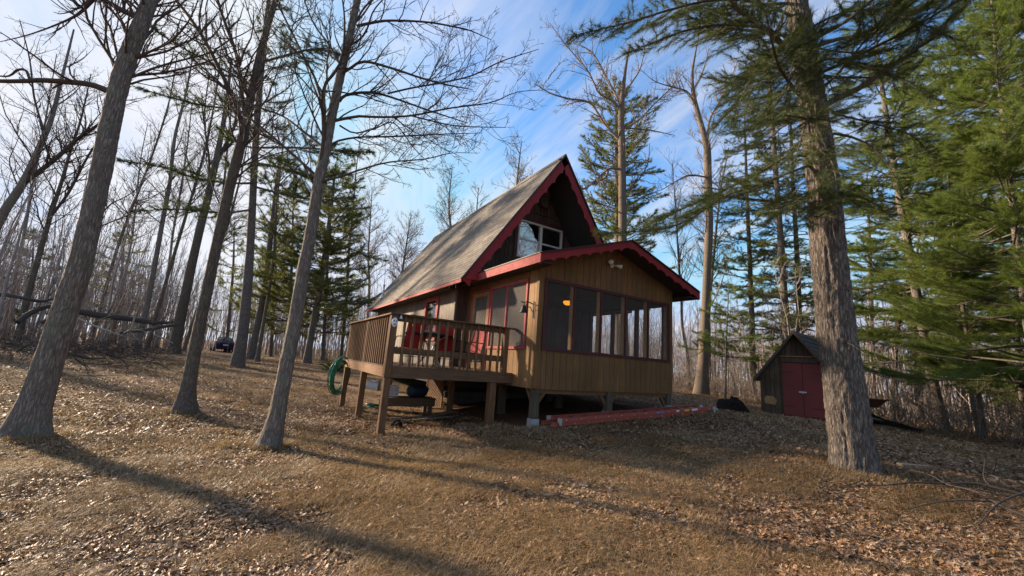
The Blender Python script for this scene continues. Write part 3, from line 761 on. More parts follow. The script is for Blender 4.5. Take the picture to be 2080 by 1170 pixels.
# porch roof
for side_ in (-1, 1):
    mb = MB(); xa = -OX if side_ < 0 else PW+OX
    yb = GY-.03
    mb.prism([(xa, OY, 3.0), (2.44, OY, 3.93), (2.44, OY, 3.93-.11), (xa, OY, 2.90)], (0, yb-OY, 0)); part(mb, 'porch_roof', 'shingle')
    mb = MB(); scallop(mb, (xa, OY-.005, 2.985), (2.44, OY-.005, 3.915), .235, .085, 8, (0, -1, 0)); part(mb, 'bargeboard', 'red')
    mb = MB(); mb.prism([(xa, OY, 3.018), (2.44, OY, 3.948), (2.44, OY, 3.920), (xa, OY, 2.99)], (0, -.05, 0)); part(mb, 'drip_edge', 'fascia_dark')
    mb = MB(); s = -1 if side_ < 0 else 1
    mb.prism([(xa+s*.002, OY-.03, 2.775), (xa+s*.028, OY-.03, 2.775), (xa+s*.028, OY-.03, 2.985), (xa+s*.002, OY-.03, 2.985)], (0, 3.45, 0)); part(mb, 'eave_fascia', 'redfade_lit')
    mb = MB(); mb.box((xa+s*.002, OY-.04, 2.988), (xa+s*.045, 3.4, 3.008)); part(mb, 'drip_edge', 'fascia_dark')
    mb = MB(); a, b = sorted((xa-s*.002, (0 if s < 0 else PW)+s*.03)); mb.box((a, OY+.03, 2.80), (b, GY-.05, 2.82)); part(mb, 'soffit', 'soffit')
    mb = MB()
    mb.prism([(xa, OY+.03, 2.87), (2.44, OY+.03, 3.80), (2.44, OY+.03, 3.785), (xa, OY+.03, 2.855)], (0, -OY-.06, 0)); part(mb, 'soffit', 'soffit')
mb = MB(); mb.prism([(EX+.1, YF-.036, 2.76), (-OX-.03, YF-.036, 2.775), (-OX-.03, YF-.036, 2.985), (EX+.25, YF-.036, 2.99)], (0, .028, 0)); part(mb, 'return_board', 'red')
# posts under the porch with knee braces and metal sleeves
pposts = [(.12, .10), (2.42, .10), (4.76, .10), (.5, 2.2), (2.5, 2.2), (4.7, 2.2), (1.0, 3.6), (3.2, 3.6)]
for i, (x, y) in enumerate(pposts):
    g = gz1(x, y)
    mb = MB(); mb.box((x-.085, y-.085, g-.1), (x+.085, y+.085, .055)); po = part(mb, 'porch_post', 'postwood', bevel=.006)
    if i < 3:
        mb = MB(); mb.box((x-.10, y-.10, g-.1), (x+.10, y+.10, g+.17)); mb.build('post_sleeve', MAT['galv'], po)
        for s in (-1, 1):
            if 0 < x+s*.3 < PW:
                mb = MB(); mb.beam((x+s*.05, y+.02, -.36), (x+s*.34, y+.02, .02), .05, .09, (0, 0, 1)); mb.build('knee_brace', MAT['deckwood'], po)
        mb = MB(); mb.beam((x, y+.06, -.36), (x, y+.34, .02), .05, .09); mb.build('knee_brace', MAT['deckwood'], po)
mb = MB()
for y in (.12, 2.2, 3.6): mb.box((.06, y-.05, -.10), (PW-.06, y+.05, .058))
part(mb, 'floor_beam', 'deckwood')
# small fittings on the cabin
q = np.array([2.33, 0.0, 3.32])
fl = thing('flood_light', 'twin white flood light under the porch gable peak', 'light', q)
mb = MB(); mb.lathe(q+(0, 0, 0), [(.001, .035), (.055, .035), (.06, 0)], 16, (0, -1, 0)); mb.build('mounting_plate', MAT['white'], fl, smooth=True)
for s in (-1, 1):
    dr = np.array([s*.75, -.62, -.25 if s > 0 else .1]); dr /= np.linalg.norm(dr)
    c = q+np.array([s*.05, -.05, .02])
    mb = MB(); mb.tube([q+(0, -.03, 0), c+dr*.05], .014, 8); mb.lathe(c+dr*.05, [(.012, 0), (.035, .02), (.05, .08), (.066, .15), (.055, .155), (.001, .14)], 16, dr); mb.build('lamp_head', MAT['white'], fl, smooth=True)
q = onplane(1154, 597, 1, 1.35); q[2] = min(q[2], 2.4)
cl_ = thing('ceiling_lamp', 'glowing amber bowl lamp hanging inside the screened porch', 'lamp', q)
mb = MB(); mb.lathe(q, [(.001, -.10), (.07, -.09), (.12, -.05), (.135, 0), (.12, .02), (.001, .03)], 20); mb.build('lamp_shade', MAT['amber'], cl_, smooth=True)
mb = MB(); mb.lathe(q, [(.14, .02), (.10, .05), (.10, .11), (.02, .12), (.02, 2.63-q[2])], 16); mb.build('lamp_mount', MAT['black'], cl_, smooth=True)
mb = MB()
for k in range(5):
    a = k*2*math.pi/5+.4; dv = np.array([math.cos(a), math.sin(a), 0]); mb.beam(q+dv*.12+(0, 0, .085), q+dv*.62+(0, 0, .095), .12, .012)
mb.build('fan_blade', MAT['darkwood'], cl_)
# hanging dinner bell on the porch corner
q = np.array([-.03, .16, 1.95])
be = thing('dinner_bell', 'small black iron bell on a scrolled bracket at the porch corner', 'bell', q)
mb = MB(); mb.box((-.045, .135, 1.62), (-.021, .175, 2.02)); mb.tube(spline([(-.05, .155, 1.95), (-.20, .155, 1.985), (-.34, .155, 1.95), (-.38, .155, 1.98)], 14), .013, 6); mb.tube(spline([(-.05, .155, 1.76), (-.12, .155, 1.86), (-.22, .155, 1.87), (-.26, .155, 1.95)], 14), .010, 6); mb.build('bracket', MAT['black'], be)
mb = MB(); c = np.array([-.30, .155, 1.72]); mb.lathe(c, [(.10, 0), (.098, .015), (.075, .05), (.06, .12), (.045, .16), (.012, .18), (.010, .24)], 16); mb.build('bell', MAT['black'], be, smooth=True)
# old nest under the peak
q = onplane(1107, 398, 1, GY-.12)
mb = MB(); rr = np.random.default_rng(4)
a = np.linspace(0, math.pi, 12); b = np.linspace(0, 2*math.pi, 18, endpoint=False)
V = []; F = []
for i, t in enumerate(a):
    for j, p in enumerate(b):
        k = 1+.25*math.sin(3*t+2*p)+rr.uniform(-.12, .12); V.append(q+np.array([.27*k*math.sin(t)*math.cos(p), .11*k*math.sin(t)*math.sin(p), .36*k*math.cos(t)]))
for i in range(11):
    for j in range(18): F.append([i*18+j, (i+1)*18+j, (i+1)*18+(j+1) % 18, i*18+(j+1) % 18])
mb.add(V, F); o = mb.build('wasp_nest', MAT['postwood'], smooth=True, loc=q); tag(o, 'pale brown lumpy nest stuck under the A-frame peak', 'nest')
# ------------------------------------------------------------------ the deck
X0, X1, Y0, Y1 = -3.11, -.025, .88, 5.75
FZ = .30; RT = 1.40
deck = thing('wooden_deck', 'raised brown timber deck with baluster railing on the left side of the cabin', 'deck', ((X0+X1)/2, (Y0+Y1)/2, -1.05))
def dpart(mb, name, mat, par=None, **k): return mb.build(name, MAT[mat], par or deck, **k)
mb = MB(); n = 34; w = (Y1-Y0)/n
for i in range(n): mb.box((X0, Y0+i*w+.004, FZ-.035), (X1 if Y0+i*w < GY-.2 else SX-.03, Y0+(i+1)*w-.004, FZ))
dpart(mb, 'deck_boards', 'deckwood_x')
mb = MB(); mb.box((X0+.0, Y0, .06), (X1, Y0+.045, FZ-.037)); dpart(mb, 'rim_board', 'deckwood_x')
mb = MB(); mb.box((X0, Y0+.046, .06), (X0+.045, Y1, FZ-.037)); dpart(mb, 'rim_board', 'deckwood_y')
mb = MB(); mb.box((X0+.046, Y1-.045, .06), (SX-.03, Y1, FZ-.037)); dpart(mb, 'rim_board', 'deckwood_x')
mb = MB()
for i in range(1, 8): x = X0+.4*i; mb.box((x-.02, Y0+.05, .07), (x+.02, Y1-.05, FZ-.037))
dpart(mb, 'joists', 'deckwood')
# posts: outer posts run from the ground up to the rail
def post(x, y, top, s=.07, lean=(0, 0)):
    g = gz1(x, y); mb = MB()
    mb.prism([(x-s+lean[0], y-s+lean[1], g-.08), (x+s+lean[0], y-s+lean[1], g-.08), (x+s+lean[0], y+s+lean[1], g-.08), (x-s+lean[0], y+s+lean[1], g-.08)], (-lean[0], -lean[1], top-g+.08)); return dpart(mb, 'deck_post', 'deckwood', bevel=.008)
post(X0+.075, Y0+.075, .058); post(X0+.07, 3.22, .058); post(X0+.07, Y1-.075, .058); post(-.52, Y0+.12, .058, .085); post(-.6, 3.2, .058); post(-1.7, Y1-.1, .058)
for x, y, s in ((X0+.055, Y0+.055, .07), (X0+.05, 3.22, .05), (X0+.05, Y1-.06, .05), (-.27, Y0+.055, .065)):
    mb = MB(); mb.box((x-s, y-s, FZ+.002 if s < .07 else .062), (x+s, y+s, RT-.037)) if s != .07 else mb.box((X0-.022, Y0-.022, .06), (X0+.12, Y0+.12, RT-.037)); dpart(mb, 'rail_post', 'deckwood', bevel=.006)
mb = MB(); mb.box((-.9, 3.72, FZ), (-.80, 3.82, RT+.12)); dpart(mb, 'rail_post', 'postwood', bevel=.006)
# rail caps, lower rails
mb = MB(); mb.box((X0-.05, Y0-.05, RT-.035), (-.02, Y0+.11, RT)); dpart(mb, 'rail_cap', 'deckwood_x', bevel=.005)
mb = MB(); mb.box((X0-.05, Y0+.112, RT-.035), (X0+.11, Y1+.05, RT)); dpart(mb, 'rail_cap', 'deckwood_y', bevel=.005)
mb = MB(); mb.box((X0+.125, Y0+.046, RT-.16), (-.34, Y0+.084, RT-.037)); dpart(mb, 'rail', 'deckwood_x')
mb = MB(); mb.box((X0+.046, Y0+.13, RT-.16), (X0+.084, Y1-.12, RT-.037)); dpart(mb, 'rail', 'deckwood_y')
mb = MB(); mb.box((X0+.125, Y0+.046, FZ+.25), (-.34, Y0+.084, FZ+.39)); dpart(mb, 'rail', 'deckwood_x')
mb = MB(); mb.box((X0+.046, Y0+.13, FZ+.06), (X0+.084, Y1-.12, FZ+.15)); dpart(mb, 'rail', 'deckwood_y')
# balusters, each its own part
xs = np.linspace(X0+.29, -.47, 13)
for x in xs:
    mb = MB(); mb.box((x-.026, Y0+.004, FZ+.002), (x+.026, Y0+.044, RT-.037)); dpart(mb, 'baluster', 'deckwood')
for a, b, n in ((Y0+.12, 3.17, 11), (3.27, Y1-.11, 11)):
    for k in range(n):
        y = a+(b-a)*(k+.6)/(n+.2); mb = MB(); mb.box((X0+.004, y-.021, FZ+.002), (X0+.044, y+.021, RT-.037)); dpart(mb, 'baluster', 'deckwood')
# ------------------------------------------------------------------ things on and under the deck
def rotz(P, a, c): 
    P = np.asarray(P, float); s, k = math.sin(a), math.cos(a); return np.stack([P[..., 0]*k-P[..., 1]*s+c[0], P[..., 0]*s+P[..., 1]*k+c[1], P[..., 2]+c[2]], -1)
def patio_chair(c, a, label):
    """high-backed sling chair; faces local +y before turning by a"""
    t = thing('patio_chair', label, 'chair', c, 'red patio chairs on the deck')
    T = lambda P: rotz(P, a, c)
    def sling(P0, P1, w, sag):
        n = 8; V = []; F = []
        for i in range(n+1):
            p = np.array(P0)+(np.array(P1)-np.array(P0))*i/n
            for j in range(7):
                x = (j/6-.5)*w; V.append((x, p[1]-sag*(1-(2*j/6-1)**2)*math.sin(math.pi*(i+.5)/(n+1)), p[2]-sag*.3*(1-(2*j/6-1)**2)))
        for i in range(n):
            for j in range(6): F.append([i*7+j, i*7+j+1, (i+1)*7+j+1, (i+1)*7+j])
        mb = MB(); V = T(V); mb.add(V, F); mb.add(V+np.array([0, 0, -.006]), [f[::-1] for f in F]); return mb
    sling((0, .26, .43), (0, -.24, .40), .45, .0).build('seat', MAT['redcloth'], t, smooth=True)
    sling((0, -.25, .42), (0, -.44, 1.12), .45, .03).build('backrest', MAT['redcloth'], t, smooth=True)
    for s in (-1, 1):
        x = s*.25
        mb = MB(); mb.tube(T(spline([(x, .24, .0), (x, .27, .40), (x, .22, .64), (x, .05, .67), (x, -.32, .66)], 24)), .013, 7); mb.build('arm_frame', MAT['black'], t, smooth=True)
        mb = MB(); mb.tube(T(spline([(x, -.36, 0), (x*.97, -.27, .40), (x*.95, -.44, 1.12), (x*.90, -.455, 1.15)], 20)), .013, 7); mb.tube(T([(x, .26, .42), (x, -.27, .40)]), .012, 7); mb.build('leg', MAT['black'], t, smooth=True)
    mb = MB(); mb.tube(T([(-.225, -.455, 1.15), (.225, -.455, 1.15)]), .013, 7); mb.tube(T([(-.25, .27, .42), (.25, .27, .42)]), .011, 6); mb.tube(T([(-.25, -.30, .22), (.25, -.30, .22)]), .009, 6); mb.build('cross_bar', MAT['black'], t, smooth=True)
    return t
def dk(u, d): p = at(u, 690, d); return (p[0], p[1], FZ)
patio_chair(dk(832, 9.45), rad(6), 'red patio chair showing its high back at the left end of the deck')
patio_chair(dk(905, 10.3), rad(-20), 'shaded red patio chair standing beyond the middle of the deck table')
patio_chair(dk(950, 9.9), rad(104), 'bright sunlit red patio chair seen side-on next to the porch door')
tc_ = np.array(dk(876, 9.6))
tb = thing('patio_table', 'dark round patio table on curved metal legs among the red chairs', 'table', tc_)
mb = MB(); mb.lathe(tc_, [(.001, .78), (.60, .78), (.635, .775), (.64, .75), (.60, .735), (.001, .735)], 32); mb.build('table_top', MAT['black'], tb, smooth=False)
for k in range(4):
    a = k*math.pi/2+.5; dv = np.array([math.cos(a), math.sin(a), 0])
    mb = MB(); mb.tube(spline([tc_+dv*.42+(0, 0, .01), tc_+dv*.30+(0, 0, .12), tc_+dv*.08+(0, 0, .36), tc_+dv*.16+(0, 0, .58), tc_+dv*.42+(0, 0, .73)], 22), .016, 8); mb.build('leg', MAT['alu'], tb, smooth=True)
mb = MB(); c = tc_+np.array([-.1, -.1, .781]); mb.lathe(c, [(.001, 0), (.13, 0), (.21, .03), (.23, .055), (.21, .05), (.12, .015), (.001, .012)], 24); o = mb.build('serving_dish', MAT['white'], smooth=True, loc=c); tag(o, 'shallow white dish lying on the dark patio table', 'dish')
# pale oval ornament and a little white cone on the corner post
q = np.array([X0+.05, Y0-.045, 1.20])
og = thing('oval_ornament', 'small pale oval face ornament hung on the corner post of the deck railing', 'ornament', q)
mb = MB(); V = []; F = []
for i in range(7):
    t = i/6*math.pi/2
    for j in range(20):
        p = j*2*math.pi/20; V.append(q+np.array([.065*math.cos(t)*math.cos(p), -.035*math.sin(t), .105*math.cos(t)*math.sin(p)]))
for i in range(6):
    for j in range(20): F.append([i*20+j, i*20+(j+1) % 20, (i+1)*20+(j+1) % 20, (i+1)*20+j])
mb.add(V, F); mb.build('plaque', MAT['bucket'], og, smooth=True)
for dx, dz, r in ((-.024, .03, .015), (.024, .03, .015), (0, -.035, .012), (.02, -.045, .01), (-.02, -.045, .01)):
    mb = MB(); mb.lathe(q+(dx, -.026, dz), [(.001, .014), (r*.8, .010), (r, 0), (r, -.01)], 10, (0, -1, 0)); mb.build('eye' if dz > 0 else 'mouth', MAT['black'], og, smooth=True)
q = np.array([X0+.175, Y0-.03, 1.29])
mb = MB(); mb.lathe(q, [(.042, 0), (.03, .02), (.008, .10), (.003, .12)], 14); mb.lathe(q, [(.001, .0), (.042, .0)], 14); o = mb.build('cone_charm', MAT['white'], smooth=True, loc=q); tag(o, 'tiny white cone charm hanging under the deck rail by the corner post', 'charm')
# green hose hanging on the rear deck post, another coil on the ground
def hose(c, R, n, axis, label, sq=1.0, drop=.0):
    rr = np.random.default_rng(int(R*1000)); mb = MB()
    ax = np.array(axis, float); ax /= np.linalg.norm(ax); x = np.cross((0, 0, 1.), ax) if abs(ax[2]) < .9 else np.array([1., 0, 0]); x /= np.linalg.norm(x); y = np.cross(ax, x)
    k = n*26; t = np.arange(k+1)/26*2*math.pi
    ph = t/(2*math.pi)
    r = R*(.84+.16*np.sin(ph*2.3+1)*np.sin(ph*.9))+.02*np.sin(ph*5.1)
    off = .07*np.sin(ph*1.7)+.03*np.sin(ph*4.3)
    P = np.array(c)+(r*np.cos(t))[:, None]*x+(r*sq*np.sin(t)+.035*np.sin(ph*3.1))[:, None]*y+off[:, None]*ax
    if abs(ax[2]) > .9: P[:, 2] = c[2]+.012+np.abs(off)*.8
    mb.tube(P, .0125, 6); o = mb.build('garden_hose', MAT['hose'], smooth=True, loc=c); tag(o, label, 'hose'); return o
hc = np.array([X0-.14, Y1-.18, -.22])
hose(hc, .50, 17, (.75, -.6, 0), 'big coil of green garden hose hung on the rear deck post', 1.18)
g0 = ground_hit(765, 812)
g0 = np.array([-2.2, 5.2, gz1(-2.2, 5.2)])
hose(g0, .26, 6, (0, 0, 1), 'small coil of green hose lying on the ground beneath the deck')
# white bucket hung sideways under the deck
q = np.array([-2.35, 5.0, -.42])
bk = thing('white_bucket', 'white plastic bucket hung sideways below the deck behind the middle post', 'bucket', q)
mb = MB(); mb.lathe(q, [(.001, -.17), (.125, -.17), (.145, .16), (.155, .165), (.155, .185), (.14, .185), (.125, .0), (.001, -.15)], 24, (.85, -.5, -.05)); mb.build('pail', MAT['bucket'], bk, smooth=True)
mb = MB(); mb.tube(spline([q+(.10, .05, .12), q+(.2, 0, .34), q+(.16, -.12, .10)], 12), .006, 6); mb.build('handle', MAT['galv'], bk)
# workbench under the deck with a blue barrel
c = np.array([-1.75, 3.55]); g = gz1(*c)
wb = thing('low_bench', 'dark low timber bench standing in the shade under the deck', 'bench', (*c, g))
mb = MB()
for k in range(3): mb.box((c[0]-.75, c[1]-.3+k*.2, g+.42), (c[0]+.75, c[1]-.12+k*.2, g+.465))
mb.build('seat', MAT['deckwood_x'], wb)
mb = MB(); mb.box((c[0]-.72, c[1]-.31, g+.25), (c[0]+.72, c[1]-.27, g+.419)); mb.build('apron', MAT['deckwood_x'], wb)
for sx in (-.62, .62):
    for sy in (-.22, .2):
        mb = MB(); mb.box((c[0]+sx-.05, c[1]+sy-.05, g-.03), (c[0]+sx+.05, c[1]+sy+.05, g+.419)); mb.build('leg', MAT['postwood'], wb)
q = np.array([-1.45, 3.6, g+.466+.17])
bb = thing('blue_barrel', 'dark blue plastic drum lying on the bench beneath the deck', 'drum', (q[0], q[1], q[2]-.17))
mb = MB(); mb.lathe(q, [(.001, -.27), (.13, -.27), (.16, -.23), (.17, -.08), (.165, 0), (.17, .08), (.16, .23), (.13, .27), (.001, .27)], 24, (1, .25, 0)); mb.build('drum', MAT['bluebin'], bb, smooth=True)
mb = MB(); mb.tube(spline([q+(.24, .06, .13), q+(.36, .09, .05), q+(.25, .06, -.11)], 10), .014, 6); mb.build('handle', MAT['bucket'], bb, smooth=True)
q = np.array([-2.15, 3.7, g+.466])
cr = thing('white_crate', 'white slatted plastic crate on the bench beside the blue drum', 'crate', q)
mb = MB()
for k in range(4): mb.box((q[0]-.16, q[1]-.15, q[2]+.02+k*.075), (q[0]+.16, q[1]-.14, q[2]+.06+k*.075)); mb.box((q[0]-.16, q[1]+.14, q[2]+.02+k*.075), (q[0]+.16, q[1]+.15, q[2]+.06+k*.075))
for k in range(5): mb.box((q[0]-.16+k*.075, q[1]-.155, q[2]), (q[0]-.14+k*.075, q[1]-.141, q[2]+.3))
mb.box((q[0]-.16, q[1]-.139, q[2]), (q[0]-.15, q[1]+.139, q[2]+.29)); mb.box((q[0]+.15, q[1]-.139, q[2]), (q[0]+.16, q[1]+.139, q[2]+.29)); mb.box((q[0]-.15, q[1]-.139, q[2]), (q[0]+.15, q[1]+.139, q[2]+.012))
mb.build('slats', MAT['bucket'], cr)
# loose boards and a lump on the ground below the deck
for i, (x, y, a, L, lab) in enumerate(((-1.5, 2.3, 12, 1.5, 'thin weathered board lying on bare soil under the middle of the deck'), (-2.0, 2.75, -6, 1.2, 'short weathered plank lying under the deck before the bench legs'), (-.9, 2.9, 20, .9, 'stubby scrap plank lying deep in the shade under the deck'))):
    mb = MB(); d = np.array([math.cos(rad(a)), math.sin(rad(a)), 0])*L/2; c = np.array([x, y, 0]); p0 = c-d; p1 = c+d; p0[2] = gz1(p0[0], p0[1])+.03; p1[2] = gz1(p1[0], p1[1])+.03
    mb.beam(p0, p1, .09, .03); o = mb.build('loose_board', MAT['greywood']); tag(o, lab, 'board', 'loose boards under the deck')
def rock(c, s, name, mat, label, cat, seed, n=14):
    rr = np.random.default_rng(seed); mb = MB(); V = []; F = []; m = n+4
    tt = np.linspace(0, math.pi*.56, n); A = np.arange(m)*2*math.pi/m
    for i, t in enumerate(tt):
        k = 1+(vnoise(np.cos(A)*1.7+5+i*.13, np.sin(A)*1.7+5+i*.21, seed)-.5)*.55+(vnoise(np.cos(A)*5+9+i*.5, np.sin(A)*5+9, seed+1)-.5)*.25
        V.append(np.stack([c[0]+s[0]*k*math.sin(t)*np.cos(A), c[1]+s[1]*k*math.sin(t)*np.sin(A), c[2]+s[2]*k*math.cos(t)], 1))
    for i in range(n-1):
        for j in range(m): F.append([i*m+j, (i+1)*m+j, (i+1)*m+(j+1) % m, i*m+(j+1) % m])
    mb.add(np.vstack(V), F); o = mb.build(name, mat, smooth=True, loc=c); tag(o, label, cat); return o
q = ground_hit(806, 867); rock(q, (.13, .12, .12), 'dark_clod', MAT['dirt'], 'dark fist-like clod of soil on the leaves by the front deck post', 'clod', 3)
# ------------------------------------------------------------------ extension ladder on the ground
la = ground_hit(1120, 874); lb = ground_hit(1452, 842)
lad = thing('extension_ladder', 'orange fibreglass extension ladder lying flat on the ground before the porch', 'ladder', (la+lb)/2)
dv = lb-la; LL = np.linalg.norm(dv[:2]); dv = dv/np.linalg.norm(dv); sd = np.array([-dv[1], dv[0], 0]); sd /= np.linalg.norm(sd)
upv = np.cross(dv, sd); upv = upv if upv[2] > 0 else -upv
Lt = np.linalg.norm(lb-la)
def lp(s, t, h): return la+dv*s+sd*t+upv*(h+.05)
W_ = .44
def channel(mb, s0, s1, t, h, out):
    mb.beam(lp(s0, t, h), lp(s1, t, h), .006, .085, upv)
    for z in (-.0395, .0395): mb.beam(lp(s0, t-out*.017, h+z), lp(s1, t-out*.017, h+z), .028, .006, upv)
for nm, s0, s1, t0, t1, h in (('base_rail', .16, Lt-.05, 0.0, W_, .13), ('fly_rail', .0, Lt-.32, .03, W_-.03, .04)):
    for t, out in ((t0, -1), (t1, 1)):
        mb = MB(); channel(mb, s0, s1, t, h, out); mb.build('side_rail', MAT['orange'], lad)
    for k in range(13):
        s = s0+.25+k*(s1-s0-.45)/12
        mb = MB(); mb.tube([lp(s, t0-.016, h), lp(s, t1+.016, h)], .013, 8); mb.build('rung', MAT['alu'], lad, smooth=True)
for s, t, h in ((.22, 0, .13), (.22, W_, .13), (Lt-.03, 0, .12), (Lt-.03, W_, .12)):
    mb = MB(); mb.box
    mb.beam(lp(s-.06, t-.012, h), lp(s+.06, t-.012, h), .012, .10, upv); mb.beam(lp(s-.02, t-.014, h-.07), lp(s+.05, t-.014, h-.07), .016, .09, upv); mb.build('bracket', MAT['alu'], lad, bevel=.004)
mb = MB(); mb.beam(lp(Lt+.02, -.02, .12), lp(Lt+.10, -.02, .06), .05, .05, upv); mb.beam(lp(Lt+.02, W_, .12), lp(Lt+.10, W_, .06), .05, .05, upv); mb.build('foot_pads', MAT['galv'], lad, bevel=.008)
for s, w, mt in ((.58, .14, 'blue_sticker'), (.715, .05, 'sticker'), (.772, .09, 'yellow'), (.825, .12, 'sticker')):
    mb = MB(); mb.beam(lp(Lt*s, -.0045, .13), lp(Lt*s+w*2, -.0045, .13), .003, .055, upv); mb.build('warning_label', MAT[mt], lad)
q = la+dv*Lt*.42+sd*.62; q[2] = gz1(q[0], q[1])
mb = MB(); mb.box(q+(-.16, -.1, 0), q+(.16, .1, .06)); o = mb.build('paving_slab', MAT['concrete'], bevel=.01); tag(o, 'small grey flat stone slab on the ground behind the ladder', 'slab')
# ------------------------------------------------------------------ dark stump by the shed
q = ground_hit(1486, 834); q[2] -= .05
rock(q, (.52, .42, .42), 'rotten_stump', MAT['dirt'], 'low dark rotten stump on the leaves between the cabin and the shed', 'stump', 8, 18)
# ------------------------------------------------------------------ shed with red doors
gA = ground_hit(1547, 839); gB = ground_hit(1588, 842)
dS = 14.6
gA = at(1547, 839, dS); gB = at(1588, 842, dS*.985)
bk_ = ray(2020, 808)*np.array([1, 1, 0]); bk_ /= np.linalg.norm(bk_)       # ridge direction, away from the viewer
ux = np.array([bk_[1], -bk_[0], 0])                                       # along the front, to the right
SO = gA.copy(); SO[2] = gz1(SO[0], SO[1])
def sp(s, d, z): return SO+ux*s+bk_*d+np.array([0, 0, z])
def s_at(u, v):   # front-plane coordinates of a pixel
    d = ray(u, v); t = ((SO-CAM)@bk_)/(d@bk_); p = CAM+d*t-SO; return float(p@ux), float(p[2])
sPk, zPk = s_at(1616, 673); sL, zL = s_at(1536, 770); sD0, zD = s_at(1588, 737); sDm, _ = s_at(1631, 780)
sD1 = 2*sDm-sD0; slp = (zPk-zL)/(sPk-sL)
sR = sPk+(sPk-sL)*.86; zR = zPk-(sR-sPk)*slp*1.02
shed = thing('garden_shed', 'weathered board shed with steep roof and red double doors behind the big pine', 'shed', sp(sPk, 1.2, 0))
0 and print('shed', sPk, zPk, sL, zL, sD0, zD, sDm, sR, zR, SO)
sl_w, sr_w = .03, sR-.25
def shz(s): return (zPk-(sPk-s)*slp if s < sPk else zPk-(s-sPk)*slp*1.02)-.06
mb = MB(); hz0 = -.1
boards(mb, sp(0, 0, 0)*np.array([1, 1, 0])+np.array([0, 0, SO[2]]), ux, -bk_, sPk, hz0, lambda s: shz(s), .17, .012, .025, (sD0, sPk, hz0, zD+.02), jit=.2)
boards(mb, sp(sPk, 0, 0), ux, -bk_, sr_w-sPk, hz0, lambda s: shz(sPk+s), .17, .012, .025, (0.0, sD1-sPk, hz0, zD+.02), jit=.2)
mb.build('front_wall', MAT['shedwood'], shed)
mb = MB(); mb.prism([sp(0, .03, hz0), sp(sr_w, .03, hz0), sp(sr_w, .03, shz(sr_w)), sp(sPk, .03, shz(sPk)), sp(0, .03, shz(0))], bk_*.03)
mb.build('wall_sheathing', MAT['soffit'], shed)
for s in (0, sr_w):
    mb = MB(); boards(mb, sp(s, .03, 0), bk_, ux*(1 if s else -1), 3.0, hz0, lambda q: shz(s)-.02, .17, .012, .025); mb.build('side_wall', MAT['shedwood'], shed)
mb = MB(); mb.prism([sp(0, 3.0, hz0), sp(sr_w, 3.0, hz0), sp(sr_w, 3.0, shz(sr_w)), sp(sPk, 3.0, shz(sPk)), sp(0, 3.0, shz(0))], bk_*.04); mb.build('back_wall', MAT['shedwood'], shed)
sroof = plain('dark_grey_roofing', (.06, .062, .066), .8, var=.4, scale=5); MAT['sroof'] = sroof
for s0, z0 in ((sL, zL), (sR, zR)):
    mb = MB(); mb.prism([sp(s0, -.28, z0), sp(sPk, -.28, zPk), sp(sPk, -.28, zPk-.09), sp(s0, -.28, z0-.07)], bk_*3.6); r = mb.build('roof', sroof, shed)
    mb = MB()
    for k in range(1, 9):
        t = k/9; p = sp(sPk+(s0-sPk)*t, -.28, zPk+(z0-zPk)*t+.006); mb.beam(p, p+bk_*3.6, .03, .014)
    mb.build('shingle_course', sroof, r)
    mb = MB(); mb.prism([sp(s0, -.283, z0+.01), sp(sPk, -.283, zPk+.01), sp(sPk, -.283, zPk-.12), sp(s0, -.283, z0-.12)], -bk_*.025); mb.build('bargeboard', MAT['shedwood'], shed)
for a, b in ((sD0, sDm-.006), (sDm+.006, sD1)):
    mb = MB(); mb.prism([sp(a, -.022, .02), sp(b, -.022, .02), sp(b, -.022, zD), sp(a, -.022, zD)], bk_*.04)
    dr_ = mb.build('door', MAT['shedred'], shed, bevel=.005)
    for hz_ in (.18, .82):
        e_ = a if a == sD0 else b; sg = 1 if a == sD0 else -1
        mb = MB(); mb.beam(sp(e_+sg*.01, -.027, zD*hz_), sp(e_+sg*.34, -.027, zD*hz_), .008, .045); mb.build('hinge', MAT['rust'], dr_)
    if a == sD0:
        mb = MB(); mb.beam(sp(sDm-.12, -.035, zD*.46), sp(sDm+.1, -.035, zD*.46), .02, .05); mb.tube([sp(sDm, -.03, zD*.46), sp(sDm, -.07, zD*.46-.05)], .015, 8); mb.build('latch', MAT['galv'], dr_)
mb = MB(); mb.prism([sp(sD0-.02, -.03, zD+.03), sp(sD1+.02, -.03, zD+.03), sp(sD1+.02, -.03, zD+.19), sp(sD0-.02, -.03, zD+.19)], bk_*.03); mb.build('door_header', MAT['darkwood'], shed)
mb = MB(); mb.beam(sp(sD0-.05, -.045, zD+.24), sp(sD1+.05, -.045, zD+.24), .02, .03); mb.build('batten', MAT['tanwood'], shed)
mb = MB(); mb.beam(sp(.02, -.015, zL+.05), sp(sD0-.03, -.015, zL-.02), .02, .03); mb.build('batten', MAT['shedwood'], shed)
# patched sawn-out cat hole at the foot of the wall
mb = MB(); mb.prism([sp(.14, -.003, .33), sp(.46, -.003, .30), sp(.52, -.003, .48), sp(.40, -.003, .60), sp(.18, -.003, .60), sp(.12, -.003, .48)], -bk_*.02); mb.build('wall_patch', MAT['tanwood'], shed)
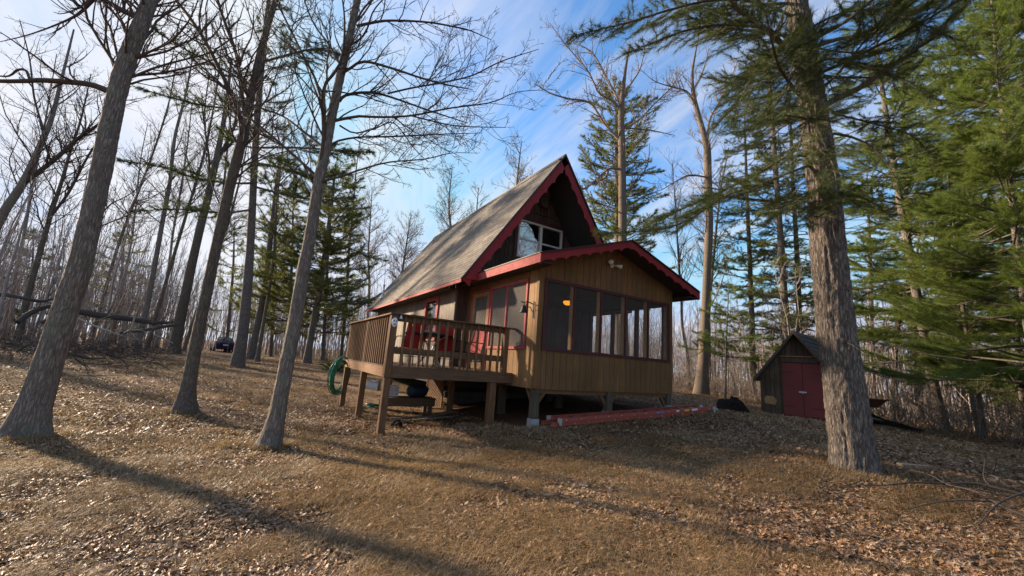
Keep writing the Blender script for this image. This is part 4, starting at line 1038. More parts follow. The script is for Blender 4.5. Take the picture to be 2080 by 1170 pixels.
# ------------------------------------------------------------------ board pile and rusty basin right of the pine
c = ground_hit(1800, 868)
wp = np.array(at(1795, 872, depth_of(c)))
pr = random.Random(5)
pv = np.array([RV[0], RV[1], 0]); pv /= np.linalg.norm(pv); qv = np.array([-pv[1], pv[0], 0])
for i in range(28):
    lay = i//4; k = i % 4
    L = 2.4-.2*lay+pr.uniform(-.2, .2); c0 = c+qv*(.1+k*.19-.3)+pv*(pr.uniform(-.12, .12)-.15-.10*lay)
    a = pr.uniform(-.16, .16); d = (pv*math.cos(a)+qv*math.sin(a))*L/2
    z0 = gz1(c0[0], c0[1])+.05+lay*.075
    tilt = pr.uniform(-.02, .05)+.03*lay
    p0 = c0-d; p1 = c0+d; p0[2] = z0+tilt; p1[2] = z0-tilt-.04*lay
    mb = MB(); mb.beam(p0, p1, pr.uniform(.15, .21), pr.uniform(.03, .06))
    o = mb.build('scrap_board', MAT['dirt' if i % 3 else 'postwood']); tag(o, 'dark weathered board in the scrap pile right of the big pine', 'board', 'boards in the dark scrap pile')
c2 = c-pv*.42; zt_ = gz1(c2[0], c2[1])+.60
bs = np.array([c2[0], c2[1], zt_])
bt = thing('rusty_basin', 'rusty shallow steel basin resting on top of the dark board pile', 'basin', bs)
mb = MB(); mb.lathe(bs, [(.001, 0), (.16, 0), (.24, .08), (.40, .26), (.43, .27), (.43, .29), (.38, .27), (.22, .09), (.15, .02), (.001, .015)], 26); mb.build('bowl', MAT['rust'], bt, smooth=True)
mb = MB(); mb.lathe(bs, [(.44, .265), (.455, .28), (.44, .295), (.425, .28), (.44, .265)], 26); mb.build('rim', MAT['rust'], bt, smooth=True)
p0 = ground_hit(1828, 951); p1 = ground_hit(1898, 958); mb = MB(); mb.beam(p0+(0, 0, .04), p1+(0, 0, .05), .12, .07); o = mb.build('sawn_plank', MAT['greywood']); tag(o, 'short pale sawn timber lying right of the big pine trunk', 'timber')
# ------------------------------------------------------------------ dark blue car, rear view, among the far trees
cg = ground_hit(450, 714)
fwd_ = np.array([ -.17, .98, 0]); fwd_ /= np.linalg.norm(fwd_); rt_ = np.array([fwd_[1], -fwd_[0], 0])
car = thing('parked_car', 'dark blue car seen from the rear, parked between the trees at the wood edge', 'car', cg)
def cp(x, y, z): return cg+rt_*x+fwd_*y+np.array([0, 0, z])
secs = [(-2.15, .70, .42, .78, .78), (-2.10, .82, .30, .92, .80), (-1.75, .88, .25, .98, .83), (-.9, .90, .22, .97, .85), (.6, .90, .22, .93, .85), (1.4, .88, .24, .86, .8), (2.0, .80, .3, .72, .7), (2.15, .66, .4, .6, .55)]
mb = MB(); V = []; F = []
for y, w, z0, z1, wt in secs:
    V += [cp(-w*.9, y, z0), cp(-w, y, z0+.14), cp(-w, y, (z0+z1)/2+.05), cp(-wt, y, z1), cp(0, y, z1+.02), cp(wt, y, z1), cp(w, y, (z0+z1)/2+.05), cp(w, y, z0+.14), cp(w*.9, y, z0)]
for i in range(len(secs)-1):
    for j in range(9): F.append([i*9+j, i*9+(j+1) % 9, (i+1)*9+(j+1) % 9, (i+1)*9+j])
mb.add(V, F); b = mb.n-9*len(secs); mb.F.setdefault(9, []).append(np.array([list(range(8, -1, -1))])+b); mb.F[9].append(np.array([list(range(9*len(secs)-9, 9*len(secs)))])+b)
mb.build('body', MAT['carpaint'], car)
mb = MB(); V = []; F = []
cab = [(-1.80, .78, .96, .97, .7), (-1.15, .80, .95, 1.36, .60), (-.4, .80, .94, 1.43, .58), (.35, .80, .93, 1.36, .58), (1.15, .78, .88, .90, .7)]
for y, w, z0, z1, wt in cab: V += [cp(-w, y, z0), cp(-wt, y, z1-.03), cp(-wt*.8, y, z1), cp(wt*.8, y, z1), cp(wt, y, z1-.03), cp(w, y, z0)]
for i in range(len(cab)-1):
    for j in range(5): F.append([i*6+j, i*6+j+1, (i+1)*6+j+1, (i+1)*6+j])
mb.add(V, F); mb.build('cabin_glass', MAT['carglass'], car, smooth=True)
mb = MB(); mb.add([cp(-.5, -1.1, 1.375), cp(.5, -1.1, 1.375), cp(.52, -.4, 1.446), cp(.52, .3, 1.375), cp(-.52, .3, 1.375), cp(-.52, -.4, 1.446)], [[0, 1, 2, 5], [5, 2, 3, 4]]); mb.build('roof', MAT['carpaint'], car)
for s in (-1, 1):
    mb = MB(); mb.prism([cp(s*.80, -2.14, .70), cp(s*.48, -2.165, .70), cp(s*.48, -2.165, .84), cp(s*.78, -2.12, .86)], fwd_*.1); mb.build('tail_light', MAT['taillight'], car)
    for y in (-1.35, 1.35):
        q = cp(s*.80, y, .31); mb = MB(); mb.lathe(q, [(.2, -.1), (.30, -.1), (.315, -.07), (.315, .07), (.30, .1), (.2, .1)], 20, rt_); wh = mb.build('wheel', MAT['tyre'], car, smooth=True)
        mb = MB(); mb.lathe(q, [(.001, s*.09), (.2, s*.09), (.2, s*.02)], 14, rt_); mb.build('rim', MAT['alu'], wh, smooth=True)
mb = MB(); mb.prism([cp(-.2, -2.175, .62), cp(.2, -2.175, .62), cp(.2, -2.165, .74), cp(-.2, -2.165, .74)], fwd_*.06); mb.build('number_plate', MAT['sticker'], car)
mb = MB(); mb.prism([cp(-.78, -2.19, .33), cp(.78, -2.19, .33), cp(.80, -2.17, .55), cp(-.80, -2.17, .55)], fwd_*.15); mb.build('bumper', MAT['carpaint'], car, bevel=.02)
# ------------------------------------------------------------------ trees
HF = np.array([FV[0], FV[1], 0.0]); HF /= np.linalg.norm(HF)
HR = np.array([HF[1], -HF[0], 0.0])
def onv(u, v, base, off=0.0):
    """the point a pixel shows on the upright plane through base, off metres farther away"""
    d = ray(u, v); t = ((base-CAM)@HF+off)/(d@HF); return CAM+d*t
def base_at(u, v, d=None):
    if d is None: return ground_hit(u, v)
    p = at(u, v, d); p[2] = gz1(p[0], p[1]); return p
WK = .80
def path(pts, base, off=0.0, offs=None):
    """pixel path (u, v, width px) -> rows x, y, z, radius"""
    out = []
    for i, q in enumerate(pts):
        o_ = off*(i/(max(1, len(pts)-1))) if offs is None else offs[i]
        p = onv(q[0], q[1], base, o_); w = q[2]
        out.append([*p, w*WK*.5*depth_of(p)/FPX*math.cos(math.atan((q[0]-1040)/FPX))])
    return np.array(out)
def trunk_mesh(P, name, mat, parent, nang=14, per_m=5, furrow=.0, flare=.5, seed=1, kf=14, kz=3.0, below=.25):
    """tapered trunk along rows of x,y,z,r with root flare and real bark relief"""
    base = P[0].copy()
    P = np.vstack([[base[0]-(P[1, 0]-base[0])*.0, base[1], base[2]-below, base[3]], P])
    ln = np.linalg.norm(np.diff(P[:, :3], axis=0), axis=1).sum()
    n = max(6, int(ln*per_m)); S = spline(P, n)
    h = np.r_[0, np.cumsum(np.linalg.norm(np.diff(S[:, :3], axis=0), axis=1))]-below
    a = np.arange(nang)/nang
    R = S[:, 3:4]*np.ones((1, nang))
    lob = vnoise(a[None]*6+h[:, None]*0, h[:, None]*.6+7, seed, 6)
    fl = flare*np.exp(-np.maximum(h, -.1)/(.14+1.1*S[0, 3]))[:, None]
    R = R*(1+fl*(.35+1.5*lob**1.5))
    R = R*(1+.10*(vnoise(a[None]*4+0*h[:, None], h[:, None]*.8, seed+2, 4)-.5))
    if furrow:
        w = (vnoise(a[None]*kf*.5, h[:, None]*kz*.5, seed+3, max(1, kf//2))-.5)*1.3
        r1 = 1-np.abs(2*vnoise(a[None]*kf+w, h[:, None]*kz, seed+5, kf)-1)
        r2 = 1-np.abs(2*vnoise(a[None]*kf*2+w*2, h[:, None]*kz*2.4, seed+6, kf*2)-1)
        r3 = vnoise(a[None]*kf*4, h[:, None]*kz*7, seed+8, kf*4)
        R = R+furrow*(.9*(r1**.7)+.5*r2+.25*r3-.8)
    V = ring_frames(S[:, :3], R)
    i, j = np.meshgrid(np.arange(n-1), np.arange(nang), indexing='ij')
    F = np.stack([i*nang+j, i*nang+(j+1) % nang, (i+1)*nang+(j+1) % nang, (i+1)*nang+j], -1).reshape(-1, 4)
    mb = MB(); mb.add(V.reshape(-1, 3), F)
    return mb, S
def ring_frames(P, R):
    n = R.shape[1]
    T = np.gradient(P, axis=0); T /= np.linalg.norm(T, axis=1, keepdims=True)
    ref = np.array([1., .2, 0.]); X = np.cross(T, ref); X /= np.linalg.norm(X, axis=1, keepdims=True); Y = np.cross(T, X)
    a = np.arange(n)*2*math.pi/n
    return P[:, None]+R[:, :, None]*(np.cos(a)[None, :, None]*X[:, None]+np.sin(a)[None, :, None]*Y[:, None])
def nrm(v): return v/(np.linalg.norm(v)+1e-12)
def perp(d, rng):
    r = rng.normal(size=3); return nrm(r-d*(r@d))
def shoot(LB, p, d, L, r, lvl, rng, dens=(6., 7.), up=.12, wig=.22, kids=(.42, .62), rmin=.0022, sides=(5, 4, 3, 3)):
    """one bare branch with its twigs, added to LB; lvl counts down"""
    k = max(4, min(9, int(L/.16)+3)) if lvl > 0 else 4
    P = np.empty((k, 3)); P[0] = p; q = p.copy(); dd = d.copy(); st = L/(k-1); D_ = [dd]
    for i in range(1, k):
        dd = nrm(dd+rng.normal(size=3)*wig*.6+np.array([0, 0, up*.5])); q = q+dd*st; P[i] = q; D_.append(dd)
    R = np.maximum(rmin, r*np.linspace(1, .25, k)**.9)
    LB.add(P, R, sides[min(3, max(0, 3-lvl))])
    if lvl <= 0: return
    grow_on(LB, P, R, D_, L, lvl, rng, dens, up, wig, kids, rmin, sides)
def grow_on(LB, P, R, D_, L, lvl, rng, dens, up, wig, kids, rmin, sides, t0=.12):
    k = len(P)
    n = max(2, int(L*dens[min(len(dens)-1, lvl-1)]*rng.uniform(.8, 1.2)))
    for t in np.sort(rng.uniform(t0, .98, n)):
        f = t*(k-1); i = min(int(f), k-2); f -= i
        p = P[i]*(1-f)+P[i+1]*f; d0 = nrm(P[i+1]-P[i])
        a = rng.uniform(.5, 1.05); s = perp(d0, rng); d = nrm(d0*math.cos(a)+s*math.sin(a)+np.array([0, 0, up]))
        l2 = L*rng.uniform(*kids)*(1-.62*t); l2 = min(l2, 1.7)
        if l2 < .05: continue
        shoot(LB, p, d, l2, max(rmin, (R[i]*(1-f)+R[i+1]*f)*.55), lvl-1, rng, dens, up, wig, kids, rmin, sides)
def limb(LB, rows, lvl, rng, n=18, sides=6, **kw):
    S = spline(rows, n); LB.add(S[:, :3], S[:, 3], sides)
    L = np.linalg.norm(np.diff(S[:, :3], axis=0), axis=1).sum()
    g = dict(dens=(6., 6.), up=.10, wig=.22, kids=(.25, .42), rmin=.0022, sides=(5, 4, 3, 3)); g.update(kw)
    grow_on(LB, S[:, :3], S[:, 3], None, L, lvl, rng, **g)
def bare_tree(name, label, cat, base, trunk, limbs=(), auto=0, seed=1, mat='bark_grey', tmat='twig', nang=12, furrow=0., flare=.5, lvl=2, per_m=5,
              alen=(1.0, 2.2), arange=(.45, 1.0), group=None, off=0., dens=(6., 6.), twig_r=.0025, kf=12, kz=2.5, aup=.35, aang=(.6, 1.1), offs=None, kidk=(.27, .46), lk=1.0):
    rng = np.random.default_rng(seed)
    t = thing(name, label, cat, base, group)
    P = path(trunk, base, off, offs); P[0, :3] = base
    mb, S = trunk_mesh(P, 'trunk', mat, t, nang, per_m, furrow, flare, seed, kf, kz)
    LB = Limbs(); LM = Limbs()
    for lm in limbs:
        pts, o2 = (lm[0], lm[1])
        rows = path(pts, base, o2); rows[:, 3] *= lk; lv = lm[2] if len(lm) > 2 else lvl
        SS = spline(rows, 20); big = SS[:, 3] > .02
        limb(LB, rows, lv, rng, 20, 6, dens=dens, rmin=twig_r, kids=kidk)
    k = len(S)
    for i in range(auto):
        tt = rng.uniform(*arange); f = int(tt*(k-1)); p = S[f, :3]; r = S[f, 3]
        d0 = nrm(S[min(k-1, f+1), :3]-S[max(0, f-1), :3]); a = rng.uniform(*aang)
        d = nrm(d0*math.cos(a)+perp(d0, rng)*math.sin(a)+np.array([0, 0, aup*.4]))
        L = rng.uniform(*alen)*(1.15-.6*(tt-arange[0])/(arange[1]-arange[0]+1e-6))
        shoot(LB, p, d, L, min(r*.45, .006+.0085*L), lvl, rng, dens, aup*.4, .2, (.35, .55), twig_r)
    mb.build('trunk', MAT[mat], t, smooth=True)
    mb = MB(); LB.into(mb)
    if mb.n: mb.build('branches', MAT[tmat], t, smooth=True)
    return t, S
# ---- needles
def needles(mb, P, Dv, M, L, w, rng, spread=.75, droop=.12):
    N = len(P)
    if N == 0: return
    P = np.repeat(P, M, 0); Dv = np.repeat(Dv, M, 0)
    r = rng.normal(size=P.shape); d = Dv*.8+r*spread*.52+np.array([0, 0, -droop]); d /= np.linalg.norm(d, axis=1, keepdims=True)
    s = np.cross(d, rng.normal(size=P.shape)); s /= np.linalg.norm(s, axis=1, keepdims=True)+1e-9
    LL = L*rng.uniform(.65, 1.15, (len(P), 1)); st = P-Dv*rng.uniform(0, .9, (len(P), 1))*L*.9
    V = np.stack([st-s*w/2, st+s*w/2, st+d*LL], 1).reshape(-1, 3)
    mb.add(V, np.arange(len(V)).reshape(-1, 3))
def bough(LB, tips, p, d, L, r, rng, sag=.25, tipup=.35, tw=.16, twl=.56, fan=.8, bare=.25, dead=False, sp=.11, flat=.35):
    """a pine bough: limb, side twigs, and the places where needle tufts sit"""
    k = 9; P = np.empty((k, 3)); P[0] = p; q = p.copy(); dd = d.copy(); st = L/(k-1)
    for i in range(1, k):
        f = i/(k-1); dd = nrm(dd+np.array([0, 0, -sag*(1-f)*.35+tipup*f*.35])+rng.normal(size=3)*.07); q = q+dd*st; P[i] = q
    LB.add(P, np.maximum(.004, r*np.linspace(1, .2, k)), 5)
    limb_tufts(LB, tips, P, L, r, rng, tw, twl, fan, bare, dead, sp, flat)
def limb_tufts(LB, tips, P, L, r, rng, tw=.16, twl=.38, fan=.8, bare=.25, dead=False, sp=.11, flat=.35):
    k = len(P); n = max(3, int(L/tw))
    for m_ in range(n):
        t = bare+(1-bare)*(m_+rng.uniform(.1, .9))/n; f = min(t, .999)*(k-1); i = min(int(f), k-2); f -= i
        p = P[i]*(1-f)+P[i+1]*f; d0 = nrm(P[i+1]-P[i]); side = np.cross(d0, (0, 0, 1.)); side = nrm(side)*(1 if (m_ % 2) else -1)
        l2 = (twl*L*(1-t)*.9+.18)*rng.uniform(.6, 1.15); l2 = min(l2, 1.5)
        d = nrm(d0*math.cos(fan)+side*math.sin(fan)+rng.normal(size=3)*flat*.5+np.array([0, 0, .06]))
        kk = 4; Q = np.empty((kk, 3)); Q[0] = p; q = p.copy(); e = d
        for j in range(1, kk): e = nrm(e+d0*.12+np.array([0, 0, .05])+rng.normal(size=3)*.12); q = q+e*l2/(kk-1); Q[j] = q
        LB.add(Q, np.array([.0055, .0045, .0035, .002])*(1+r*6), 3)
        if dead: continue
        ns = max(2, int(l2*.75/sp))
        for s in np.linspace(.3, 1.0, ns):
            f2 = s*(kk-1); j = min(int(f2), kk-2); g = f2-j
            tips.append((Q[j]*(1-g)+Q[j+1]*g, nrm(Q[j+1]-Q[j]+rng.normal(size=3)*.25*l2/3)))
    if not dead: tips.append((P[-1], nrm(P[-1]-P[-2])))
def pine(name, label, base, trunk, nb=40, dense=1.7, frac=(.35, 1.), length=lambda f: 1.6, seed=1, mat='bark_pine', nmat='needle', M=12, nl=.13, nw=.008, nang=10, furrow=0., flare=.35,
         elev=.1, boughs=(), sag=.25, tw=.17, group=None, off=0., per_m=4, extra_dead=0, azr=None, sp=.11, cat='pine tree', kf=12, kz=2.5, tmat='bark_dark', offs=None, bare=.25):
    rng = np.random.default_rng(seed)
    t = thing(name, label, cat, base, group)
    P = path(trunk, base, off, offs); P[0, :3] = base
    mb, S = trunk_mesh(P, 'trunk', mat, t, nang, per_m, furrow, flare, seed, kf, kz)
    mb.build('trunk', MAT[mat], t, smooth=True)
    LB = Limbs(); tips = []
    k = len(S); az = rng.uniform(0, 6.28); nb = int(nb*dense); tw = tw/dense**.3; sp = sp/dense**.3; M = int(M*2.1); nw = nw*.95; nl = nl*1.08
    nw_ = max(4, int(nb/4.5))
    for i in range(nw_):
        f0 = frac[0]+(frac[1]-frac[0])*((i+rng.uniform(-.25, .25))/nw_); az = rng.uniform(0, 6.28)
        m_ = int(rng.integers(3, 7))
        for q_ in range(m_):
            if rng.uniform() < .12: continue
            f = min(max(f0+rng.normal()*.006, 0), .995)
            fi = f*(k-1); a = int(fi); p = S[a, :3]*(1-(fi-a))+S[min(k-1, a+1), :3]*(fi-a)
            A = az+q_*6.283/m_+rng.uniform(-.35, .35)
            if azr is not None: A = rng.uniform(*azr)
            el = elev+rng.uniform(-.22, .28)+.6*max(0, (f-.7))*2
            d = np.array([math.cos(A)*math.cos(el), math.sin(A)*math.cos(el), math.sin(el)])
            L = length(max(0, (f-frac[0])/(frac[1]-frac[0])))*rng.uniform(.45, 1.2)
            bough(LB, tips, p, d, L, min(S[a, 3]*.4, .008+.011*L), rng, sag*rng.uniform(.4, 1.3), rng.uniform(.25, .7), tw, sp=sp, bare=bare+rng.uniform(-.05, .2))
    for i in range(extra_dead):
        f = rng.uniform(.15, frac[0]+.1); p = S[int(f*(k-1)), :3]; A = rng.uniform(0, 6.28); d = np.array([math.cos(A), math.sin(A), rng.uniform(-.2, .2)])
        bough(LB, tips, p, nrm(d), rng.uniform(.5, 1.6), .010, rng, .3, .1, .22, dead=True)
    for pts, o2, L0 in boughs:
        rows = spline(path(pts, base, o2), 16); LB.add(rows[:, :3], rows[:, 3], 7)
        L = np.linalg.norm(np.diff(rows[:, :3], axis=0), axis=1).sum()
        limb_tufts(LB, tips, rows[:, :3], L, .02, rng, tw*.8, .24 if furrow else .34, .85 if furrow else 1.0, L0, sp=sp, flat=.35 if furrow else .8)
    mb = MB(); LB.into(mb); mb.build('boughs', MAT[tmat], t, smooth=True)
    if tips:
        mb = MB(); needles(mb, np.array([a for a, b in tips]), np.array([b for a, b in tips]), M, nl, nw, rng)
        mb.build('needles', MAT[nmat], t)
    return t, S

rng_p = random.Random(12)
# ---- near left trees -------------------------------------------------------
b = base_at(48, 888)
bare_tree('oak_tree', 'thick grey leaning trunk nearest the camera at the left edge with a crooked side limb', 'tree', b,
    [(48, 888, 92), (78, 800, 84), (110, 700, 75), (135, 620, 70), (160, 545, 66), (183, 450, 60), (205, 350, 57), (222, 260, 55), (240, 180, 52), (262, 110, 47), (288, 45, 42), (318, -40, 37), (350, -140, 30), (390, -260, 18)],
    [([(226, 188, 24), (185, 172, 20), (130, 166, 19), (80, 163, 18), (40, 165, 16), (-30, 160, 14), (-120, 120, 9)], -.3),
     ([(60, 160, 10), (52, 143, 10), (36, 142, 9), (15, 155, 7), (-30, 150, 4)], .2),
     ([(288, 38, 22), (250, 22, 18), (225, 8, 17), (195, -6, 16), (165, 15, 14), (140, -10, 11), (90, -40, 7)], -.3),
     ([(195, -6, 12), (160, 28, 10), (120, 48, 7), (60, 70, 5), (0, 85, 3)], .4),
     ([(240, 120, 9), (225, 60, 7), (205, 15, 6), (200, -60, 4)], .5),
     ([(300, 20, 16), (350, -30, 12), (420, -90, 8), (480, -130, 4)], .6),
     ([(195, 450, 6), (225, 415, 4), (270, 390, 3), (330, 330, 1.5)], .5, 2),
     ([(198, 462, 5), (240, 445, 4), (300, 420, 2)], .9, 2)],
    auto=44, seed=21, nang=40, per_m=26, furrow=.016, flare=.8, lvl=3, kf=22, kz=5, alen=(1.2, 2.6), arange=(.55, .95), dens=(8., 5.5, 4.), twig_r=.0032)
b = base_at(372, 840)
bare_tree('oak_tree', 'slim dark leaning trunk that forks high up, second from the left in the near row', 'tree', b,
    [(372, 840, 46), (385, 770, 36), (398, 700, 33), (412, 630, 31), (425, 570, 30), (442, 490, 28), (462, 400, 27), (482, 320, 26), (500, 250, 23), (513, 180, 20), (528, 110, 17), (545, 50, 15), (560, 0, 13), (585, -90, 9)],
    [([(492, 262, 14), (480, 215, 13), (455, 160, 12), (420, 90, 11), (385, 35, 10), (350, -10, 9), (310, -70, 6)], .3),
     ([(498, 245, 12), (490, 180, 11), (480, 110, 10), (462, 60, 9), (445, 10, 8), (430, -60, 6)], -.2),
     ([(455, 430, 5), (440, 400, 4), (420, 330, 3), (418, 230, 2)], .4),
     ([(470, 370, 6), (520, 330, 4), (570, 310, 3), (640, 300, 1.5)], .3)],
    auto=40, seed=22, mat='bark_dark', nang=30, per_m=18, furrow=.012, flare=.9, lvl=3, kf=18, kz=5, dens=(8., 5., 4.), twig_r=.0035, alen=(1., 2.2))
b = base_at(550, 912)
R1 = .5
bare_tree('maple_tree', 'slender grey tree before the deck with long bare limbs sweeping over the cabin roof', 'tree', b,
    [(550, 912, 46), (562, 850, 41), (575, 780, 38), (590, 700, 36), (603, 630, 34), (616, 550, 32), (630, 480, 30), (645, 385, 29), (660, 310, 26), (672, 245, 24), (684, 190, 22), (698, 125, 20), (712, 65, 18), (726, 0, 16), (742, -80, 12), (765, -180, 6)],
    [([(725, 53, 8), (757, 46, 7), (787, 42, 6), (840, 43, 5), (883, 47, 4.5), (925, 55, 4), (955, 62, 3), (998, 81, 1.5)], .6),
     ([(690, 152, 9), (711, 139, 8), (739, 125, 7), (797, 139, 6), (854, 158, 5), (907, 172, 4), (960, 182, 2)], -.7),
     ([(690, 205, 9), (701, 194, 8), (735, 188, 7), (768, 190, 6), (811, 203, 5), (873, 225, 4), (950, 250, 2)], .9),
     ([(787, 190, 5), (840, 178, 4.5), (897, 168, 4), (960, 153, 3.5), (1017, 125, 3), (1094, 100, 1.5)], .3),
     ([(680, 245, 9), (694, 242, 8), (730, 236, 7), (768, 238, 6), (835, 235, 5), (912, 220, 4), (998, 208, 3), (1050, 187, 2), (1122, 182, 1)], .2),
     ([(835, 235, 4), (883, 247, 3.5), (931, 256, 3), (1027, 259, 1.5)], -.8),
     ([(668, 300, 7), (684, 287, 6), (725, 279, 5), (768, 278, 4.5), (830, 276, 4), (883, 273, 3), (980, 270, 1.5)], 1.1),
     ([(650, 372, 7), (663, 366, 6), (695, 358, 5.5), (725, 347, 5), (787, 330, 4), (864, 323, 3), (916, 311, 2), (969, 311, 1)], -.5),
     ([(690, 255, 5), (720, 270, 4), (760, 262, 3.5), (800, 250, 3), (840, 300, 2.5), (870, 330, 1.2)], 1.5),
     ([(643, 372, 14), (652, 330, 13), (658, 268, 12), (655, 206, 10), (660, 172, 9), (682, 144, 8), (696, 110, 7), (700, 40, 5), (690, -40, 3)], -.4),
     ([(647, 362, 10), (615, 332, 9), (586, 306, 8), (552, 276, 7), (519, 249, 6), (470, 215, 4), (410, 190, 2)], .3),
     ([(657, 300, 8), (610, 262, 7), (572, 235, 6), (519, 215, 5), (470, 190, 3)], .9),
     ([(656, 215, 8), (640, 160, 7), (620, 120, 6), (595, 70, 5.5), (572, 24, 5), (545, -30, 4), (520, -90, 2)], .2),
     ([(690, 130, 7), (668, 90, 6), (643, 57, 5), (625, 20, 4), (610, -30, 3)], .7),
     ([(700, 100, 6), (740, 70, 5), (760, 20, 4), (800, -20, 3), (860, -60, 2)], -.6),
     ([(715, 60, 6), (745, 10, 5), (800, -30, 4), (900, -50, 2)], .4),
     ([(642, 385, 5), (600, 300, 3), (598, 255, 2)], -.6, 2)],
    auto=10, seed=23, nang=36, per_m=22, furrow=.011, flare=.8, lvl=3, kf=18, kz=5, dens=(9., 7., 5.), twig_r=.0034, kidk=(.32, .55), arange=(.55, .98), alen=(.8, 1.8))
# ---- left, middle distance -------------------------------------------------
mids = [
 ('thin bare trunk left of the dark leaning one, base in the leaf litter', 275, 724, 22, [(275, 724, 26), (290, 660, 20), (305, 590, 18), (330, 450, 16), (345, 370, 13), (355, 280, 11), (375, 200, 8), (395, 100, 4)], 'bark_grey'),
 ('thin leaning stem just right of the thin bare trunk, before the fallen log', 302, 698, 27, [(302, 698, 16), (318, 640, 13), (335, 580, 12), (365, 480, 11), (395, 380, 9), (420, 290, 8), (440, 180, 5), (450, 90, 3)], 'bark_dark'),
 ('stout dark trunk standing behind the fallen log at the wood edge', 358, 690, 27, [(358, 690, 40), (372, 620, 34), (388, 545, 30), (405, 470, 27), (420, 410, 25), (436, 340, 22), (448, 280, 17), (460, 210, 13), (470, 120, 7)], 'bark_dark'),
 ('leaning bare tree cut by the left picture edge, forking into long upright limbs', -90, 690, 17, [(-90, 690, 44), (-50, 560, 38), (0, 445, 34), (48, 370, 29), (80, 300, 22), (105, 240, 17), (123, 169, 12), (150, 60, 6)], 'bark_grey'),
 ('bare double tree behind the thick left trunk rising from the brush pile', 48, 650, 20, [(48, 650, 26), (60, 590, 22), (82, 510, 20), (103, 436, 17), (125, 370, 13), (143, 308, 10), (165, 240, 7), (185, 150, 3)], 'bark_dark'),
 ('slim reddish trunk beside the pale-based pine, to its right', 524, 726, 25, [(524, 726, 14), (533, 670, 11), (545, 600, 10), (556, 520, 9), (560, 440, 7), (570, 340, 5), (580, 240, 3)], 'bark_dark'),
 ('pale bare stem crossing behind the thick dark trunk at the wood edge', 385, 660, 34, [(385, 660, 12), (410, 600, 10), (440, 520, 9), (470, 430, 8), (495, 330, 5), (510, 240, 3)], 'bark_grey'),
 ('slim grey stem between the two thin left trunks at the wood edge', 232, 660, 34, [(232, 660, 10), (245, 600, 8), (262, 520, 7), (275, 430, 6), (285, 330, 4), (300, 250, 2)], 'bark_grey'),
 ('slim bare tree left of the thick left trunk with a straight pale stem', 22, 640, 27, [(22, 640, 15), (32, 560, 13), (50, 470, 11), (66, 380, 9), (84, 290, 7), (100, 200, 5), (115, 110, 3)], 'bark_grey'),
 ('leaning bare stem directly right of the thick left trunk, high in the sky gap', 198, 650, 30, [(198, 650, 14), (222, 560, 12), (250, 470, 10), (285, 380, 8), (318, 290, 7), (345, 200, 5), (360, 110, 3)], 'bark_dark'),
 ('straight thin bare tree between the dark leaning trunk and the blue car', 412, 670, 33, [(412, 670, 12), (425, 590, 10), (438, 500, 9), (452, 400, 8), (462, 300, 6), (472, 200, 4)], 'bark_dark'),
 ('thin bare tree right of the dense dark pine, left of the deck', 700, 680, 36, [(700, 680, 10), (704, 600, 9), (708, 520, 8), (716, 440, 6), (722, 360, 4), (730, 290, 2)], 'bark_dark'),
 ('bare fine-twigged tree above the fallen log, beyond the stout trunk', 325, 650, 36, [(325, 650, 10), (340, 560, 9), (352, 470, 8), (368, 380, 7), (380, 300, 5), (390, 210, 3)], 'bark_grey'),
 ('bare grey tree far behind the left end of the cabin roof', 752, 655, 42, [(752, 655, 9), (750, 590, 8), (748, 520, 6), (752, 450, 4), (756, 380, 2)], 'bark_grey'),
 ('thin bare tree whose pale crown stands above the low end of the roof', 812, 640, 44, [(812, 640, 10), (815, 570, 8), (822, 520, 6), (828, 480, 4), (834, 440, 2)], 'bark_pale'),
 ('bushy bare treetop rising behind the middle of the roof ridge', 925, 640, 42, [(925, 640, 14), (922, 540, 11), (915, 460, 8), (912, 410, 5), (918, 345, 2)], 'bark_grey'),
 ('twiggy bare treetop directly behind the roof close to its peak', 1045, 640, 40, [(1045, 640, 14), (1045, 520, 11), (1048, 420, 9), (1052, 350, 6), (1060, 285, 2)], 'bark_grey'),
 ('small bare treetop between the two other crowns behind the roof', 968, 640, 48, [(968, 640, 10), (970, 520, 8), (968, 440, 5), (972, 380, 2)], 'bark_grey'),
 ('thin dark tree just right of the porch roof tip, slightly crooked', 1402, 770, 30, [(1402, 770, 13), (1396, 720, 10), (1386, 660, 9), (1384, 600, 8), (1378, 520, 6), (1372, 420, 4), (1365, 330, 2)], 'bark_dark'),
 ('slender trunk hugging the right side of the sunlit bare tree', 1440, 792, 30, [(1440, 792, 13), (1441, 720, 11), (1440, 640, 10), (1450, 520, 8), (1462, 400, 6), (1480, 300, 3)], 'bark_pale'),
]
